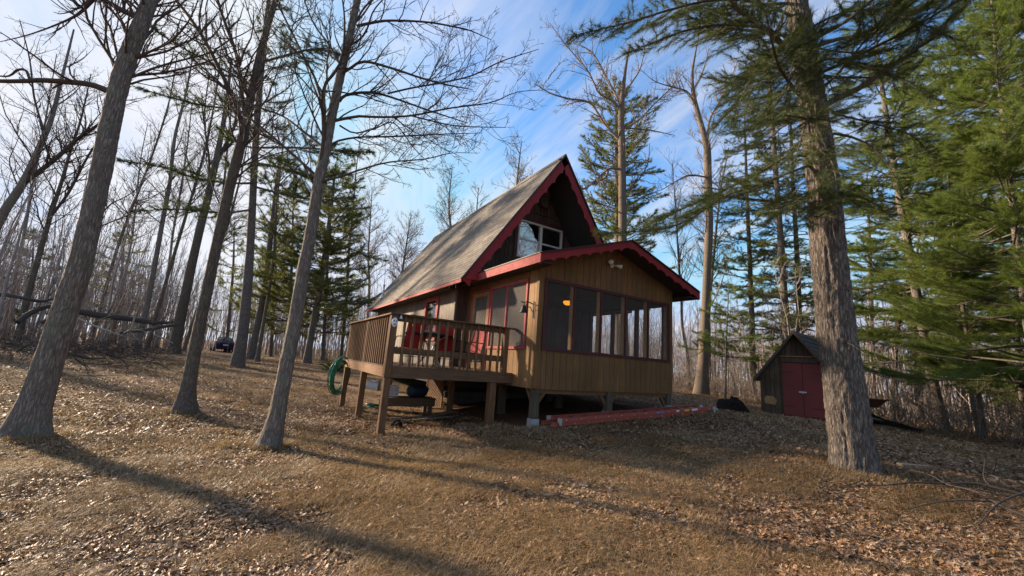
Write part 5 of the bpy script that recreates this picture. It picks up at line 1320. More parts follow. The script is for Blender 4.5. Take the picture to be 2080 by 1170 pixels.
for i, (lab, u, v, d, tr, mt) in enumerate(mids):
    bb_ = base_at(u, v, d); tr = [(a_, b_, c_*.85) for a_, b_, c_ in tr]
    far_ = d > 36
    lim = []
    if i == 3: lim = [([(48, 372, 20), (110, 325, 15), (160, 280, 12), (215, 240, 9), (260, 170, 6), (300, 90, 3)], .5, 2), ([(92, 275, 9), (70, 200, 7), (60, 120, 5), (40, 40, 3)], -.3, 2)]
    if i == 4: lim = [([(103, 440, 10), (140, 390, 9), (180, 315, 7), (230, 240, 5), (250, 160, 3)], .4)]
    if i == 2: lim = [([(432, 350, 13), (455, 300, 10), (478, 250, 8), (500, 160, 5)], .5), ([(420, 410, 9), (425, 330, 7), (415, 240, 5), (425, 150, 3)], .2)]
    bare_tree('bare_tree', lab, 'tree', bb_, tr, lim, auto=64 if far_ else (18 if i == 3 else 40 if i in (0, 1, 2, 5, 8, 9) else 58), seed=40+i, mat=mt, tmat='twig_warm' if far_ else 'twig', nang=10, per_m=3, flare=.35, lvl=3, alen=(1.4, 3.8) if not far_ else (2.2, 4.6),
              arange=(.40, 1.0), dens=(4.5, 3.4, 3.0), twig_r=(.0035 if i in (0, 1, 2, 3, 5, 8, 9) else .0045) if not far_ else .008, aup=.25, aang=(.55, 1.15))
# ---- pines on the left
b = base_at(482, 738, 20)
pine('pine_tree', 'tall pine with a pale stained trunk base standing right in front of the blue car', b,
    [(484, 738, 36), (493, 680, 30), (500, 610, 28), (506, 540, 24), (511, 450, 21), (516, 350, 19), (522, 250, 17), (530, 150, 16), (540, 60, 13), (550, -40, 10), (560, -150, 5)],
    nb=44, dense=1.0, frac=(.36, 1.0), length=lambda f: 2.4-1.4*f, seed=61, nmat='needle', M=18, nl=.22, nw=.015, sp=.14, tw=.18, extra_dead=14, nang=16, per_m=5,
    boughs=[([(518, 235, 8), (470, 222, 6), (400, 212, 5), (340, 196, 4), (280, 178, 2)], -3.6, .25),
            ([(524, 180, 8), (470, 150, 6), (410, 118, 5), (350, 85, 4), (310, 55, 2)], -3.9, .25),
            ([(518, 372, 8), (470, 372, 6), (400, 362, 5), (330, 340, 4), (240, 326, 2)], -3.7, .2),
            ([(518, 425, 7), (460, 432, 6), (400, 428, 5), (340, 425, 4), (270, 430, 2)], -3.2, .2),
            ([(518, 330, 7), (590, 345, 6), (640, 360, 5), (700, 350, 3)], -2.7, .15),
            ([(518, 300, 7), (600, 300, 6), (680, 305, 4), (760, 310, 2)], -2.2, .35),
            ([(520, 130, 8), (590, 110, 6), (640, 100, 5), (690, 110, 3)], -3.4, .2),
            ([(520, 380, 7), (600, 400, 6), (660, 405, 4), (720, 400, 2)], -2.8, .1)])
b = base_at(512, 716, 27)
pine('pine_tree', 'slender pine behind and right of the pale-based pine', b, [(512, 716, 22), (525, 650, 18), (538, 580, 16), (550, 480, 14), (560, 390, 11), (568, 320, 6)],
    nb=40, dense=1.5, frac=(.36, 1.0), length=lambda f: 2.9-2.2*f, seed=62, nmat='needle_olive', M=9, nl=.24, nw=.022, sp=.24, tw=.3, extra_dead=10)
b = base_at(628, 703, 27)
pine('pine_tree', 'dense dark pine right of the slender grey tree, left of the roof', b, [(628, 703, 20), (640, 640, 17), (652, 570, 15), (664, 490, 13), (674, 410, 9), (682, 335, 4)],
    nb=64, dense=2.4, frac=(.26, 1.0), length=lambda f: (4.5*(1-f)**.4+.5)*rng_p.uniform(.55, 1.2), seed=63, nmat='needle_olive', M=12, nl=.24, nw=.022, sp=.22, tw=.26, extra_dead=8, elev=.12)
for i, (lab, u, v, d, h, L, n) in enumerate((('small conical pine in the woods behind the thick left trunk', 245, 640, 36, 190, 3.2, 34), ('small pine half hidden left of the thick left trunk', 62, 630, 30, 170, 2.6, 30), ('young pine in the far woods left of the pale-based pine', 470, 660, 42, 210, 3.4, 36), ('small pine between the slender grey tree and the dense dark pine', 590, 690, 34, 330, 4.0, 64), ('full green pine farther back, showing right of the dense dark pine trunk', 662, 690, 33, 300, 4.2, 66), ('small pine filling the gap left of the leaning grey tree at mid height', 556, 690, 36, 270, 3.8, 54))):
    bb_ = base_at(u, v, d)
    pine('pine_tree', lab, bb_, [(u, v, 10), (u+3, v-h*.5, 7), (u+6, v-h, 2)], nb=n, frac=(.2, 1.), length=lambda f, L=L: L*(1-f)**.8+.3, seed=70+i, nmat='needle_olive' if i != 1 else 'needle', M=9, nl=.3, nw=.03, sp=.28, tw=.32, elev=.15)
# dark boughs of a pine standing just left of the leaning dark trunk
b = base_at(468, 760, 16)
# ---- behind the porch: sunlit bare oak, and its pine
b = base_at(1266, 790, 22)
bare_tree('oak_tree', 'tall bare oak with sunlit crooked limbs directly behind the porch roof', 'tree', b,
    [(1266, 790, 30), (1266, 650, 25), (1265, 500, 22), (1264, 380, 20), (1263, 300, 18), (1262, 230, 15), (1264, 195, 13), (1268, 160, 9), (1272, 130, 7), (1280, 90, 4)],
    [([(1264, 290, 10), (1229, 253, 8), (1198, 209, 7), (1158, 201, 6), (1120, 190, 4), (1085, 170, 2)], .6),
     ([(1258, 222, 9), (1245, 205, 8), (1217, 190, 7), (1205, 165, 6), (1190, 139, 5), (1143, 84, 3), (1120, 50, 1.5)], -.8),
     ([(1262, 218, 8), (1249, 190, 7), (1237, 166, 6), (1206, 111, 5), (1178, 91, 3), (1150, 70, 1.5)], .8),
     ([(1257, 343, 9), (1237, 343, 9), (1214, 362, 8), (1186, 384, 7), (1170, 376, 4), (1150, 378, 2)], -1.2),
     ([(1236, 344, 7), (1228, 362, 6), (1205, 372, 5), (1190, 385, 3)], -.9),
     ([(1268, 262, 7), (1300, 241, 6), (1335, 205, 5), (1363, 178, 4), (1385, 140, 2)], .5),
     ([(1272, 390, 7), (1290, 372, 6), (1300, 362, 5), (1316, 331, 4), (1320, 290, 2)], -.6),
     ([(1270, 260, 6), (1300, 262, 5), (1324, 265, 4), (1371, 275, 2)], .8),
     ([(1270, 185, 7), (1285, 165, 6), (1300, 140, 5), (1310, 100, 3)], .3),
     ([(1262, 430, 5), (1240, 428, 4), (1222, 400, 3), (1215, 390, 2)], -.4)],
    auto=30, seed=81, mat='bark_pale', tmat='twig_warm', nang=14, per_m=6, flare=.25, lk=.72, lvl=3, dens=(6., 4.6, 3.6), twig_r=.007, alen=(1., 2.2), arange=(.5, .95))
b = base_at(1258, 770, 30)
pine('pine_tree', 'broad olive pine filling the space behind the bare oak and the roof peak', b, [(1258, 770, 22), (1256, 640, 19), (1255, 500, 16), (1253, 380, 12), (1252, 280, 8), (1250, 185, 3)],
    nb=84, frac=(.22, 1.0), dense=2.7, length=lambda f: (4.1*(1-f)**.25+.2)*rng_p.uniform(.45, 1.25), seed=82, nmat='needle_olive', M=12, nl=.26, nw=.024, sp=.24, tw=.26, elev=.2)
b = base_at(1424, 805, 22)
bare_tree('oak_tree', 'thick sunlit bare tree right of the porch with a forked top', 'tree', b,
    [(1424, 805, 38), (1428, 740, 29), (1432, 660, 24), (1436, 560, 22), (1440, 460, 21), (1438, 360, 20), (1436, 300, 18), (1425, 255, 14), (1415, 220, 12), (1408, 185, 10), (1406, 150, 8), (1412, 110, 5), (1420, 70, 3)],
    [([(1437, 300, 12), (1438, 262, 10), (1445, 235, 9), (1462, 205, 7), (1480, 170, 5), (1500, 120, 3)], .5),
     ([(1420, 238, 8), (1400, 190, 6), (1370, 178, 5), (1330, 165, 3), (1300, 140, 1.5)], -.5),
     ([(1408, 185, 7), (1425, 150, 6), (1432, 130, 4), (1440, 100, 3)], .4),
     ([(1436, 360, 7), (1400, 356, 6), (1370, 370, 5), (1345, 385, 3), (1320, 392, 1.5)], -.8),
     ([(1430, 640, 7), (1455, 600, 5), (1470, 560, 4), (1490, 500, 2)], .3),
     ([(1437, 420, 6), (1470, 380, 4), (1500, 340, 2)], -.4), ([(1437, 480, 5), (1400, 450, 4), (1375, 400, 2)], .6)],
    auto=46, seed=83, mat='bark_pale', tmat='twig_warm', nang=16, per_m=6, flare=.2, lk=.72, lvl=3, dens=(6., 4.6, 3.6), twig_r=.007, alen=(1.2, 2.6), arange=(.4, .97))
# ---- pines round the shed
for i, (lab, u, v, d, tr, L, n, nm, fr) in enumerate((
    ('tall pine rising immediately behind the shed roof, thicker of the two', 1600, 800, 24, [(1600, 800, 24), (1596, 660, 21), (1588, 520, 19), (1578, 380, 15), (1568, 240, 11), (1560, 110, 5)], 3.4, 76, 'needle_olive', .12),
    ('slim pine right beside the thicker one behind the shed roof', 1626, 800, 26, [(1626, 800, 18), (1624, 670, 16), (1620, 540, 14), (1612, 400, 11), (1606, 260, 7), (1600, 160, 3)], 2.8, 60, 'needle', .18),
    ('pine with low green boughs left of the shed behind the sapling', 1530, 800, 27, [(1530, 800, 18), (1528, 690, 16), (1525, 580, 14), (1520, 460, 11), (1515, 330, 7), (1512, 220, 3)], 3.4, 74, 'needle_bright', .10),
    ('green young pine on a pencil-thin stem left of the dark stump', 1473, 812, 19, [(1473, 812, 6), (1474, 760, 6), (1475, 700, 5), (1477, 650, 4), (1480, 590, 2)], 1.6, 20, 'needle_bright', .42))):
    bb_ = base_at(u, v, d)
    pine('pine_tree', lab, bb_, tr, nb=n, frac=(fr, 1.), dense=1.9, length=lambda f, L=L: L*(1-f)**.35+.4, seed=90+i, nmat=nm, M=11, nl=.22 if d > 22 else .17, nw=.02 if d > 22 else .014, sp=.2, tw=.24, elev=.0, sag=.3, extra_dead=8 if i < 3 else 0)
# ---- right-hand group
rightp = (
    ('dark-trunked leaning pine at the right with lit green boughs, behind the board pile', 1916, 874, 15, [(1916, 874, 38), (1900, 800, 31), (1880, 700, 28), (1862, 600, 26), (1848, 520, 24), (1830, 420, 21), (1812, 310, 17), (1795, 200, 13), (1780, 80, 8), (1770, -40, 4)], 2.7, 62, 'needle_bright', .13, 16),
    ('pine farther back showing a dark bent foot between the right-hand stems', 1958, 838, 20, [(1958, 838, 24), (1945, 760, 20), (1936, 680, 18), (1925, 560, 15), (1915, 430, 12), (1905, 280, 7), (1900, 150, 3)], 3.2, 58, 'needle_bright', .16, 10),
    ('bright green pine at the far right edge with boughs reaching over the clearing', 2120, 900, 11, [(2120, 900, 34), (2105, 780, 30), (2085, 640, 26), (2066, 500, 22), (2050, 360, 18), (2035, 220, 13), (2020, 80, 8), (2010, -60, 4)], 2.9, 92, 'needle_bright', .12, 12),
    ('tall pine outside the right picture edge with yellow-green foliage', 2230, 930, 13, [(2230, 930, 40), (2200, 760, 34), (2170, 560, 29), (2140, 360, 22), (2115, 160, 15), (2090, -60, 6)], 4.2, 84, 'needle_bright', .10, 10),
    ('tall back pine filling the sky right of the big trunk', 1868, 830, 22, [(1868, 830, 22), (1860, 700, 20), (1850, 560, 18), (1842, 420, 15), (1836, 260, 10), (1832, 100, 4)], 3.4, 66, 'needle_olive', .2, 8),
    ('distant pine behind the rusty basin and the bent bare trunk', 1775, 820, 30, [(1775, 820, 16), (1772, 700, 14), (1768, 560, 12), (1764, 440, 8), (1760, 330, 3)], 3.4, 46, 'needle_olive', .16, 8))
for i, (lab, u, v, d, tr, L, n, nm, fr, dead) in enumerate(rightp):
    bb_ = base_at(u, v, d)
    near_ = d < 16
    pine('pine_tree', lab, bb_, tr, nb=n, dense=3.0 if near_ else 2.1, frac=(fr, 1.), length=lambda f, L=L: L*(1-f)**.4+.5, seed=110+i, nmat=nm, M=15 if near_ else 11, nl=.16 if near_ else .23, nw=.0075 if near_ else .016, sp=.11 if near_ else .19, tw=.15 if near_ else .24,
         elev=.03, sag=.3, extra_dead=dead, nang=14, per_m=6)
bb_ = base_at(1815, 840, 17)
bare_tree('bare_tree', 'bent dark bare trunk right behind the board pile with a limb reaching left', 'tree', bb_, [(1815, 840, 24), (1816, 780, 17), (1820, 700, 15), (1826, 650, 16), (1840, 610, 14), (1850, 570, 11), (1862, 520, 8), (1870, 440, 5)],
    [([(1826, 640, 8), (1812, 608, 7), (1800, 580, 6), (1786, 550, 5), (1765, 520, 3), (1745, 470, 1.5)], .3), ([(1800, 585, 6), (1780, 588, 5), (1755, 600, 4), (1735, 615, 3)], -.5), ([(1800, 580, 4), (1770, 540, 3), (1750, 515, 2)], .6)],
    auto=14, seed=131, mat='bark_dark', tmat='twig', lvl=3, dens=(5., 4., 3.), twig_r=.004, alen=(.8, 1.7), arange=(.5, 1.))
stems = [('pale thin stem, right one of the leaning pair at the right', 2001, 894, 13.5, [(2001, 894, 18), (1992, 830, 15), (1980, 760, 13), (1966, 690, 12), (1955, 620, 11), (1945, 540, 9), (1935, 440, 6), (1925, 330, 3)], 'bark_pale'),
         ('grey-green thin stem, left one of the leaning pair at the right', 1988, 884, 14.0, [(1988, 884, 14), (1978, 830, 13), (1968, 770, 12), (1954, 690, 11), (1946, 630, 10), (1938, 540, 8), (1930, 440, 5), (1925, 350, 3)], 'bark_grey'),
         ('lichen-grey straight stem close to the right picture edge', 2082, 880, 14.5, [(2082, 880, 15), (2074, 800, 14), (2070, 730, 13), (2068, 650, 12), (2072, 560, 10), (2070, 460, 7), (2060, 340, 4)], 'bark_grey'),
         ('thin sapling leaning left between the stems on the right', 2050, 880, 15.5, [(2050, 880, 7), (2046, 830, 6), (2040, 780, 5), (2035, 720, 4), (2020, 640, 2)], 'bark_pale'),
         ('bare dark stem at the back of the right-hand pines', 2060, 850, 19, [(2060, 850, 20), (2052, 780, 17), (2046, 690, 15), (2040, 560, 12), (2030, 420, 7)], 'bark_dark')]
for i, (lab, u, v, d, tr, mt) in enumerate(stems):
    bare_tree('bare_tree', lab, 'tree', base_at(u, v, d), tr, auto=14, seed=140+i, mat=mt, tmat='twig', nang=10, per_m=6, flare=.3, lvl=2, dens=(5., 4.), twig_r=.004, alen=(.5, 1.5), arange=(.2, 1.), aup=.3)
for i, (x, y, h, lab) in enumerate(((13.2, -9.8, 15, 'bare tree beyond the right picture edge whose limbs show in the gable window'), (10.2, -10.5, 13, 'second bare tree beyond the right edge, nearer the camera'), (17.5, -14.5, 17, 'tall bare tree farthest beyond the right edge of the clearing'))):
    bb_ = np.array([x, y, gz1(x, y)]); rng = np.random.default_rng(170+i); t = thing('bare_tree', lab, 'tree', bb_)
    rows = np.array([[x+.3*k*math.sin(k+i), y+.25*k*math.cos(k*1.3), bb_[2]+h*k/5, .24*(1-k/5.6)] for k in range(6)])
    mb, S = trunk_mesh(rows, 'trunk', 'bark_grey', t, 12, 4); mb.build('trunk', MAT['bark_grey'], t, smooth=True); LB = Limbs()
    for q_ in range(120):
        f = int(rng.uniform(.2, .98)*(len(S)-1)); az_ = rng.uniform(0, 6.28); shoot(LB, S[f, :3], nrm(np.array([math.cos(az_), math.sin(az_), rng.uniform(.2, .9)])), rng.uniform(1.5, 3.5), .03, 3, rng, (3.5, 3., 2.5), .1, .25, (.35, .55), .008)
    mb = MB(); LB.into(mb); mb.build('branches', MAT['twig'], t, smooth=True)
# ---- the big white pine in the foreground
b = base_at(1737, 955)
bigpine, SB = pine('white_pine', 'huge white pine trunk with furrowed bark in the right foreground', b, dense=1.0, trunk=
    [(1737, 955, 106), (1730, 900, 105), (1723, 850, 104), (1712, 770, 101), (1702, 700, 97), (1692, 600, 92), (1682, 500, 86), (1673, 400, 80), (1664, 320, 74), (1655, 250, 68), (1645, 170, 62), (1634, 100, 58), (1624, 40, 54), (1612, -40, 48), (1596, -160, 38), (1580, -300, 24)],
    nb=38, frac=(.53, .98), length=lambda f: 2.5-.9*f, seed=151, nmat='needle', M=19, nl=.15, nw=.0052, sp=.085, tw=.105, nang=150, per_m=48, furrow=.044, flare=.50, kf=24, kz=2.6, elev=-.05, bare=.2, extra_dead=16,
    boughs=[([(1662, 222, 22), (1700, 200, 20), (1747, 178, 18), (1790, 148, 17), (1836, 116, 16), (1870, 92, 14), (1898, 76, 13), (1935, 38, 11), (1969, 0, 9), (2010, -60, 5)], -.9, .30),
            ([(1655, 95, 14), (1700, 80, 12), (1745, 71, 11), (1809, 40, 9), (1860, 20, 7), (1916, 0, 5), (1990, -20, 3)], .5, .2),
            ([(1655, 205, 20), (1644, 178, 18), (1609, 116, 17), (1578, 80, 16), (1550, 55, 14), (1500, 20, 12), (1470, -15, 9)], -1.0, .35),
            ([(1648, 335, 9), (1600, 352, 8), (1560, 369, 7), (1473, 398, 6), (1410, 440, 5), (1355, 463, 4), (1290, 470, 3), (1215, 476, 2)], -.6, .15),
            ([(1648, 318, 9), (1600, 318, 8), (1540, 352, 7), (1473, 385, 6), (1400, 418, 4), (1330, 445, 3)], .5, .15),
            ([(1668, 418, 8), (1627, 424, 7), (1560, 408, 5), (1500, 402, 3)], .4, .1),
            ([(1693, 271, 9), (1725, 277, 8), (1755, 289, 7), (1780, 306, 6), (1800, 329, 5), (1815, 355, 4), (1826, 387, 2)], -.2, .25),
            ([(1690, 230, 7), (1730, 240, 6), (1790, 255, 5), (1850, 275, 4), (1900, 320, 2)], .8, .2),
            ([(1640, 150, 9), (1590, 150, 8), (1540, 175, 6), (1490, 215, 5), (1450, 260, 3)], .2, .12),
            ([(1632, 95, 9), (1560, 60, 8), (1480, 50, 7), (1400, 60, 6), (1330, 85, 4), (1270, 110, 2)], -.8, .12),
            ([(1625, 40, 9), (1540, 5, 8), (1450, 0, 7), (1360, 20, 6), (1280, 45, 5), (1215, 60, 3), (1160, 75, 1.5)], -1.3, .12),
            ([(1630, 60, 8), (1590, 90, 7), (1545, 130, 6), (1510, 190, 4), (1490, 260, 2)], -1.2, .1),
            ([(1655, 250, 7), (1610, 235, 6), (1560, 240, 5), (1510, 270, 3)], -1.4, .1),
            ([(1680, 400, 7), (1720, 395, 6), (1770, 410, 4), (1810, 440, 2)], .3, .1),
            ([(1660, 300, 7), (1672, 310, 6), (1690, 330, 5), (1700, 370, 3)], -1.3, .0), ([(1655, 230, 7), (1640, 245, 6), (1625, 290, 4), (1612, 340, 2)], -1.2, .0),
            ([(1640, 110, 7), (1655, 130, 6), (1680, 160, 4), (1700, 200, 2)], -1.4, .0), ([(1632, 70, 7), (1615, 110, 6), (1605, 160, 4), (1600, 220, 2)], -1.3, .0), ([(1676, 400, 7), (1670, 415, 6), (1655, 430, 4), (1640, 460, 2)], -1.0, .0),
            ([(1672, 380, 7), (1640, 395, 6), (1600, 420, 5), (1560, 450, 3)], -.9, .0),
            ([(1676, 405, 7), (1690, 395, 6), (1715, 400, 5), (1745, 420, 3)], -1.0, .0),
            ([(1640, 60, 8), (1700, 30, 7), (1770, 20, 6), (1850, 40, 5), (1930, 75, 3)], -1.5, .1),
            ([(1646, 120, 8), (1700, 120, 7), (1760, 135, 6), (1830, 160, 4), (1890, 200, 2)], -1.2, .1)])
# ---- low evergreen bush by the deck, brush pile and fallen logs
b = base_at(684, 722, 22)
rng = np.random.default_rng(5); LB = Limbs(); tips = []
bush = thing('evergreen_bush', 'low dark green evergreen bush on the grass beyond the deck corner', 'bush', b)
for i in range(46):
    a = rng.uniform(0, 6.28); e = rng.uniform(.05, 1.0); d = np.array([math.cos(a)*math.cos(e), math.sin(a)*math.cos(e), math.sin(e)]); bough(LB, tips, b, d, rng.uniform(.4, .85), .01, rng, .2, .2, .12, sp=.09)
mb = MB(); LB.into(mb); mb.build('stems', MAT['twig'], bush)
mb = MB(); needles(mb, np.array([a for a, c in tips]), np.array([c for a, c in tips]), 8, .13, .014, rng); mb.build('foliage', MAT['needle'], bush)
def logpath(pts, d, hgt=None):
    out = []
    for u, v, w, dd in pts:
        p = at(u, v, dd); out.append([*p, w*.36*dd/FPX])
    return spline(np.array(out), 26)
for nm, lab, pts, mt, tw in (
    ('fallen_log', 'long dark fallen trunk propped above the brush at the left wood edge', [(85, 655, 9, 20), (140, 632, 16, 20), (200, 640, 17, 20.5), (250, 646, 15, 21), (310, 655, 11, 22), (352, 655, 6, 23)], 'log', 12),
    ('fallen_log', 'dark fallen limb lying low across the two thin left trunks', [(245, 676, 7, 20), (290, 671, 9, 20), (330, 664, 9, 20.5), (362, 660, 5, 21)], 'log', 6),
    ('fallen_log', 'crooked dead limb running off the left picture edge above the brush', [(-40, 592, 10, 17), (20, 600, 11, 17), (50, 606, 10, 17), (85, 612, 8, 17.5), (120, 602, 5, 18)], 'log', 8),
    ('fallen_log', 'dark dead trunk sloping down left from behind the thick left trunk', [(35, 655, 13, 17), (60, 637, 14, 17.5), (92, 624, 12, 18), (130, 618, 8, 19)], 'log', 8),
    ('dead_branch', 'long pale barkless pole slanting down through the brush pile', [(145, 640, 3, 19), (190, 661, 5, 19), (230, 676, 5, 19), (272, 690, 3, 19.5)], 'palewood', 3),
    ('dead_branch', 'pale barkless forked branch standing out of the brush', [(252, 676, 4, 19), (266, 668, 4, 19), (272, 650, 4, 19), (276, 637, 3, 19)], 'palewood', 2),
    ('dead_branch', 'small pale branch leaning behind the slim stem beyond the log', [(313, 680, 4, 21), (330, 687, 4, 21), (352, 697, 3, 21)], 'palewood', 2),
    ('dead_branch', 'dark low branch lying in the leaves beside the thick left trunk', [(125, 712, 7, 13.5), (150, 720, 8, 13.5), (180, 727, 7, 13.8), (215, 727, 4, 14)], 'log', 5),
    ('dead_branch', 'dark forked branch stub left of the thick left trunk', [(35, 714, 6, 13), (50, 704, 6, 13), (66, 696, 5, 13.2)], 'log', 4)):
    S = logpath(pts, 0); LB = Limbs(); LB.add(S[:, :3], S[:, 3], 9)
    rng = np.random.default_rng(int(pts[0][0]+300))
    for i in range(tw):
        k = rng.integers(4, 24); d0 = nrm(S[k+1, :3]-S[k, :3]); d = nrm(d0*.5+perp(d0, rng)); shoot(LB, S[k, :3], d, rng.uniform(.5, 1.5), min(.02, S[k, 3]*.5), 2, rng, (4., 3.), .05, .3, (.4, .6), .005)
    mb = MB(); LB.into(mb); o = mb.build(nm, MAT[mt], smooth=True); tag(o, lab, 'log' if nm == 'fallen_log' else 'branch')
rng = np.random.default_rng(77); LB = Limbs()
for i in range(330):
    u = rng.uniform(-30, 345); d_ = rng.uniform(15, 23); v = 690+rng.uniform(-12, 25)-(18 if u > 250 else 0)
    p = base_at(u, v, d_); p[2] += rng.uniform(0, .55)
    a = rng.uniform(0, 6.28); d = nrm(np.array([math.cos(a), math.sin(a), rng.uniform(-.15, .55)])); shoot(LB, p, d, rng.uniform(.6, 1.9), rng.uniform(.008, .02), 2, rng, (4., 2.2), .03, .25, (.35, .6), .004)
mb = MB(); LB.into(mb); o = mb.build('brush_pile', MAT['twig'], smooth=True); tag(o, 'tangled grey brush pile of dead branches at the left wood edge', 'brush', kind='stuff')
# fallen bough in the lower right corner
rng = np.random.default_rng(31); LB = Limbs()
def gp(u, v, h): p = ground_hit(u, v); p[2] += h; return p
for pts in ([(2110, 1042, 10, .16), (2040, 1030, 9, .2), (1985, 1022, 8, .22), (1930, 1018, 6, .2), (1860, 1012, 5, .18), (1790, 1012, 3, .15), (1740, 1008, 2, .12)],
            [(2110, 1090, 7, .15), (2040, 1070, 6, .2), (1985, 1040, 6, .22), (1930, 1020, 5, .2), (1890, 1000, 3, .22), (1850, 985, 2, .2)],
            [(2100, 1055, 6, .3), (2060, 1075, 6, .3), (2030, 1090, 5, .28), (1995, 1115, 4, .2)],
            [(2020, 1060, 5, .2), (1960, 1056, 4, .2), (1900, 1055, 3, .16), (1840, 1062, 2, .12)],
            [(2090, 1000, 5, .3), (2050, 995, 4, .26), (2000, 1000, 4, .22), (1960, 1010, 3, .2)]):
    rows = []
    for u, v, w, h in pts:
        p = gp(u, v, h); rows.append([*p, w*.5*depth_of(p)/FPX*.7])
    limb(LB, np.array(rows), 3, rng, 18, 6, dens=(5., 4., 3.5), up=.0, rmin=.0018)
mb = MB(); LB.into(mb); o = mb.build('fallen_bough', MAT['twig'], smooth=True); tag(o, 'dark bare fallen bough with thin twigs in the lower right corner', 'branch')
# ---- the far woods: nobody could count them
def far_woods():
    cv_ = cg-CAM; CA = math.atan2(cv_@HR, cv_@HF)
    rng = np.random.default_rng(9); LB = Limbs(); n = 0
    while n < 4200:
        a = rng.uniform(-1.15, 1.15); d = rng.triangular(20, 42, 120)
        rmin = np.interp(a, [-1.2, -.85, -.55, -.2, .1, .4, .8, 1.2], [22, 25, 46, 40, 40, 30, 22, 20])
        if d < rmin: continue
        p = CAM+(HF*math.cos(a)+HR*math.sin(a))*d
        if (-2 < p[0] < 8 and -1 < p[1] < 17) or (abs(a-CA) < .075 and d < 47): continue
        p[2] = gz1(p[0], p[1])-.2; n += 1
        h = rng.uniform(4.0, 10.)*(.7+.3*d/60)*(1.25 if a < -.3 else 1); r = rng.uniform(.015, .05)*(1.5 if rng.uniform() < .15 else 1); ln = rng.normal(size=2)*.09
        q = np.linspace(0, 1, 6)[:, None]; P = p+q*np.array([ln[0]*h, ln[1]*h, h])+np.c_[rng.normal(size=(6, 2))*.12*q, np.zeros(6)]
        LB.add(P, r*(1-.85*q[:, 0])+.006, 4)
        m = rng.integers(5, 11)
        for i in range(m):
            t = rng.uniform(.25, .98); b0 = P[0]+(P[-1]-P[0])*t; az = rng.uniform(0, 6.28); L = rng.uniform(.6, 2.2)*(1.2-t*.7)
            dv_ = np.array([math.cos(az)*.6, math.sin(az)*.6, rng.uniform(.4, 1.1)]); dv_ /= np.linalg.norm(dv_)
            Q = np.array([b0, b0+dv_*L*.5+rng.normal(size=3)*.08, b0+dv_*L+np.array([0, 0, .15*L])]); LB.add(Q, np.array([.015, .010, .006]), 3)
            for s in (.4, .6, .8):
                c = Q[0]+(Q[2]-Q[0])*s; e = dv_+rng.normal(size=3)*.5; e /= np.linalg.norm(e); LB.add(np.array([c, c+e*L*.22, c+e*L*.42+np.array([0, 0, .06])]), np.array([.008, .006, .004]), 3)
    mb = MB(); LB.into(mb); o = mb.build('far_woods', MAT['woods'], smooth=True); tag(o, 'dense grey-brown far woods of bare thin trunks all round the clearing', 'woods', kind='stuff')
    LB = Limbs()
    for i in range(4800):
        a = rng.uniform(-1.1, 1.1); rm = np.interp(a, [-1.2, -.85, -.55, -.2, .1, .4, .8, 1.2], [20, 23, 40, 34, 32, 26, 19, 16]); d = rm*(1+rng.exponential(.35))
        p = CAM+(HF*math.cos(a)+HR*math.sin(a))*d
        if (-2.5 < p[0] < 8 and -1 < p[1] < 17) or (abs(a-CA) < .075 and d < 46) or (a < -.35 and rng.uniform() < .5): continue
        p[2] = gz1(p[0], p[1])-.05; h = rng.uniform(.4, 2.6 if a > -.35 else 1.9); az = rng.uniform(0, 6.28)
        k_ = rng.uniform(.1, 1.3); e = np.array([math.cos(az)*k_, math.sin(az)*k_, 1]); h = h/math.sqrt(1+k_*k_); LB.add(np.array([p, p+e*h*.5, p+e*h*np.array([1.2, 1.2, 1])]), np.array([.012, .009, .005]), 3)
        for s in range(3):
            c = p+e*h*rng.uniform(.3, .9); g = np.array([*rng.normal(size=2), rng.uniform(.2, 1)]); g /= np.linalg.norm(g); LB.add(np.array([c, c+g*h*.15, c+g*h*.3]), np.array([.007, .006, .004]), 3)
    mb = MB(); LB.into(mb); o = mb.build('undergrowth', MAT['twig_warm'], smooth=True); tag(o, 'thin brown leafless undergrowth along the edge of the woods', 'undergrowth', kind='stuff')
far_woods()
# ------------------------------------------------------------------ fallen leaves and dry grass
LEAF = [np.array([(0, -.5), (.09, -.38), (.06, -.30), (.20, -.22), (.12, -.10), (.30, .02), (.15, .10), (.26, .26), (.12, .28), (.10, .42), (0, .5), (-.10, .42), (-.12, .28), (-.26, .26), (-.15, .10), (-.30, .02), (-.12, -.10), (-.20, -.22), (-.06, -.30), (-.09, -.38)]),
        np.array([(0, -.5), (.16, -.3), (.25, -.02), (.2, .25), (0, .5), (-.2, .25), (-.25, -.02), (-.16, -.3)]),
        np.array([(0, -.45), (.12, -.25), (.36, -.2), (.22, .0), (.4, .2), (.15, .18), (0, .5), (-.15, .18), (-.4, .2), (-.22, .0), (-.36, -.2), (-.12, -.25)])]
def on_clear(X, Y):
    """0 where the cabin, shed or bare soil stands"""
    k = np.ones(len(X))
    k[(X > -.3) & (X < 5.2) & (Y > .0) & (Y < 15)] = 0
    k[(X > -2.9) & (X < 5) & (Y > 1.3) & (Y < 15)] *= .25
    return k
def scatter_pts(n, d0, d1, rng, amax=1.02):
    a = rng.uniform(-amax, amax, n); d = np.exp(rng.uniform(math.log(d0), math.log(d1), n))*np.ones(n)
    P = CAM[None, :2]+(HF[None, :2]*np.cos(a)[:, None]+HR[None, :2]*np.sin(a)[:, None])*d[:, None]
    return P[:, 0], P[:, 1], d
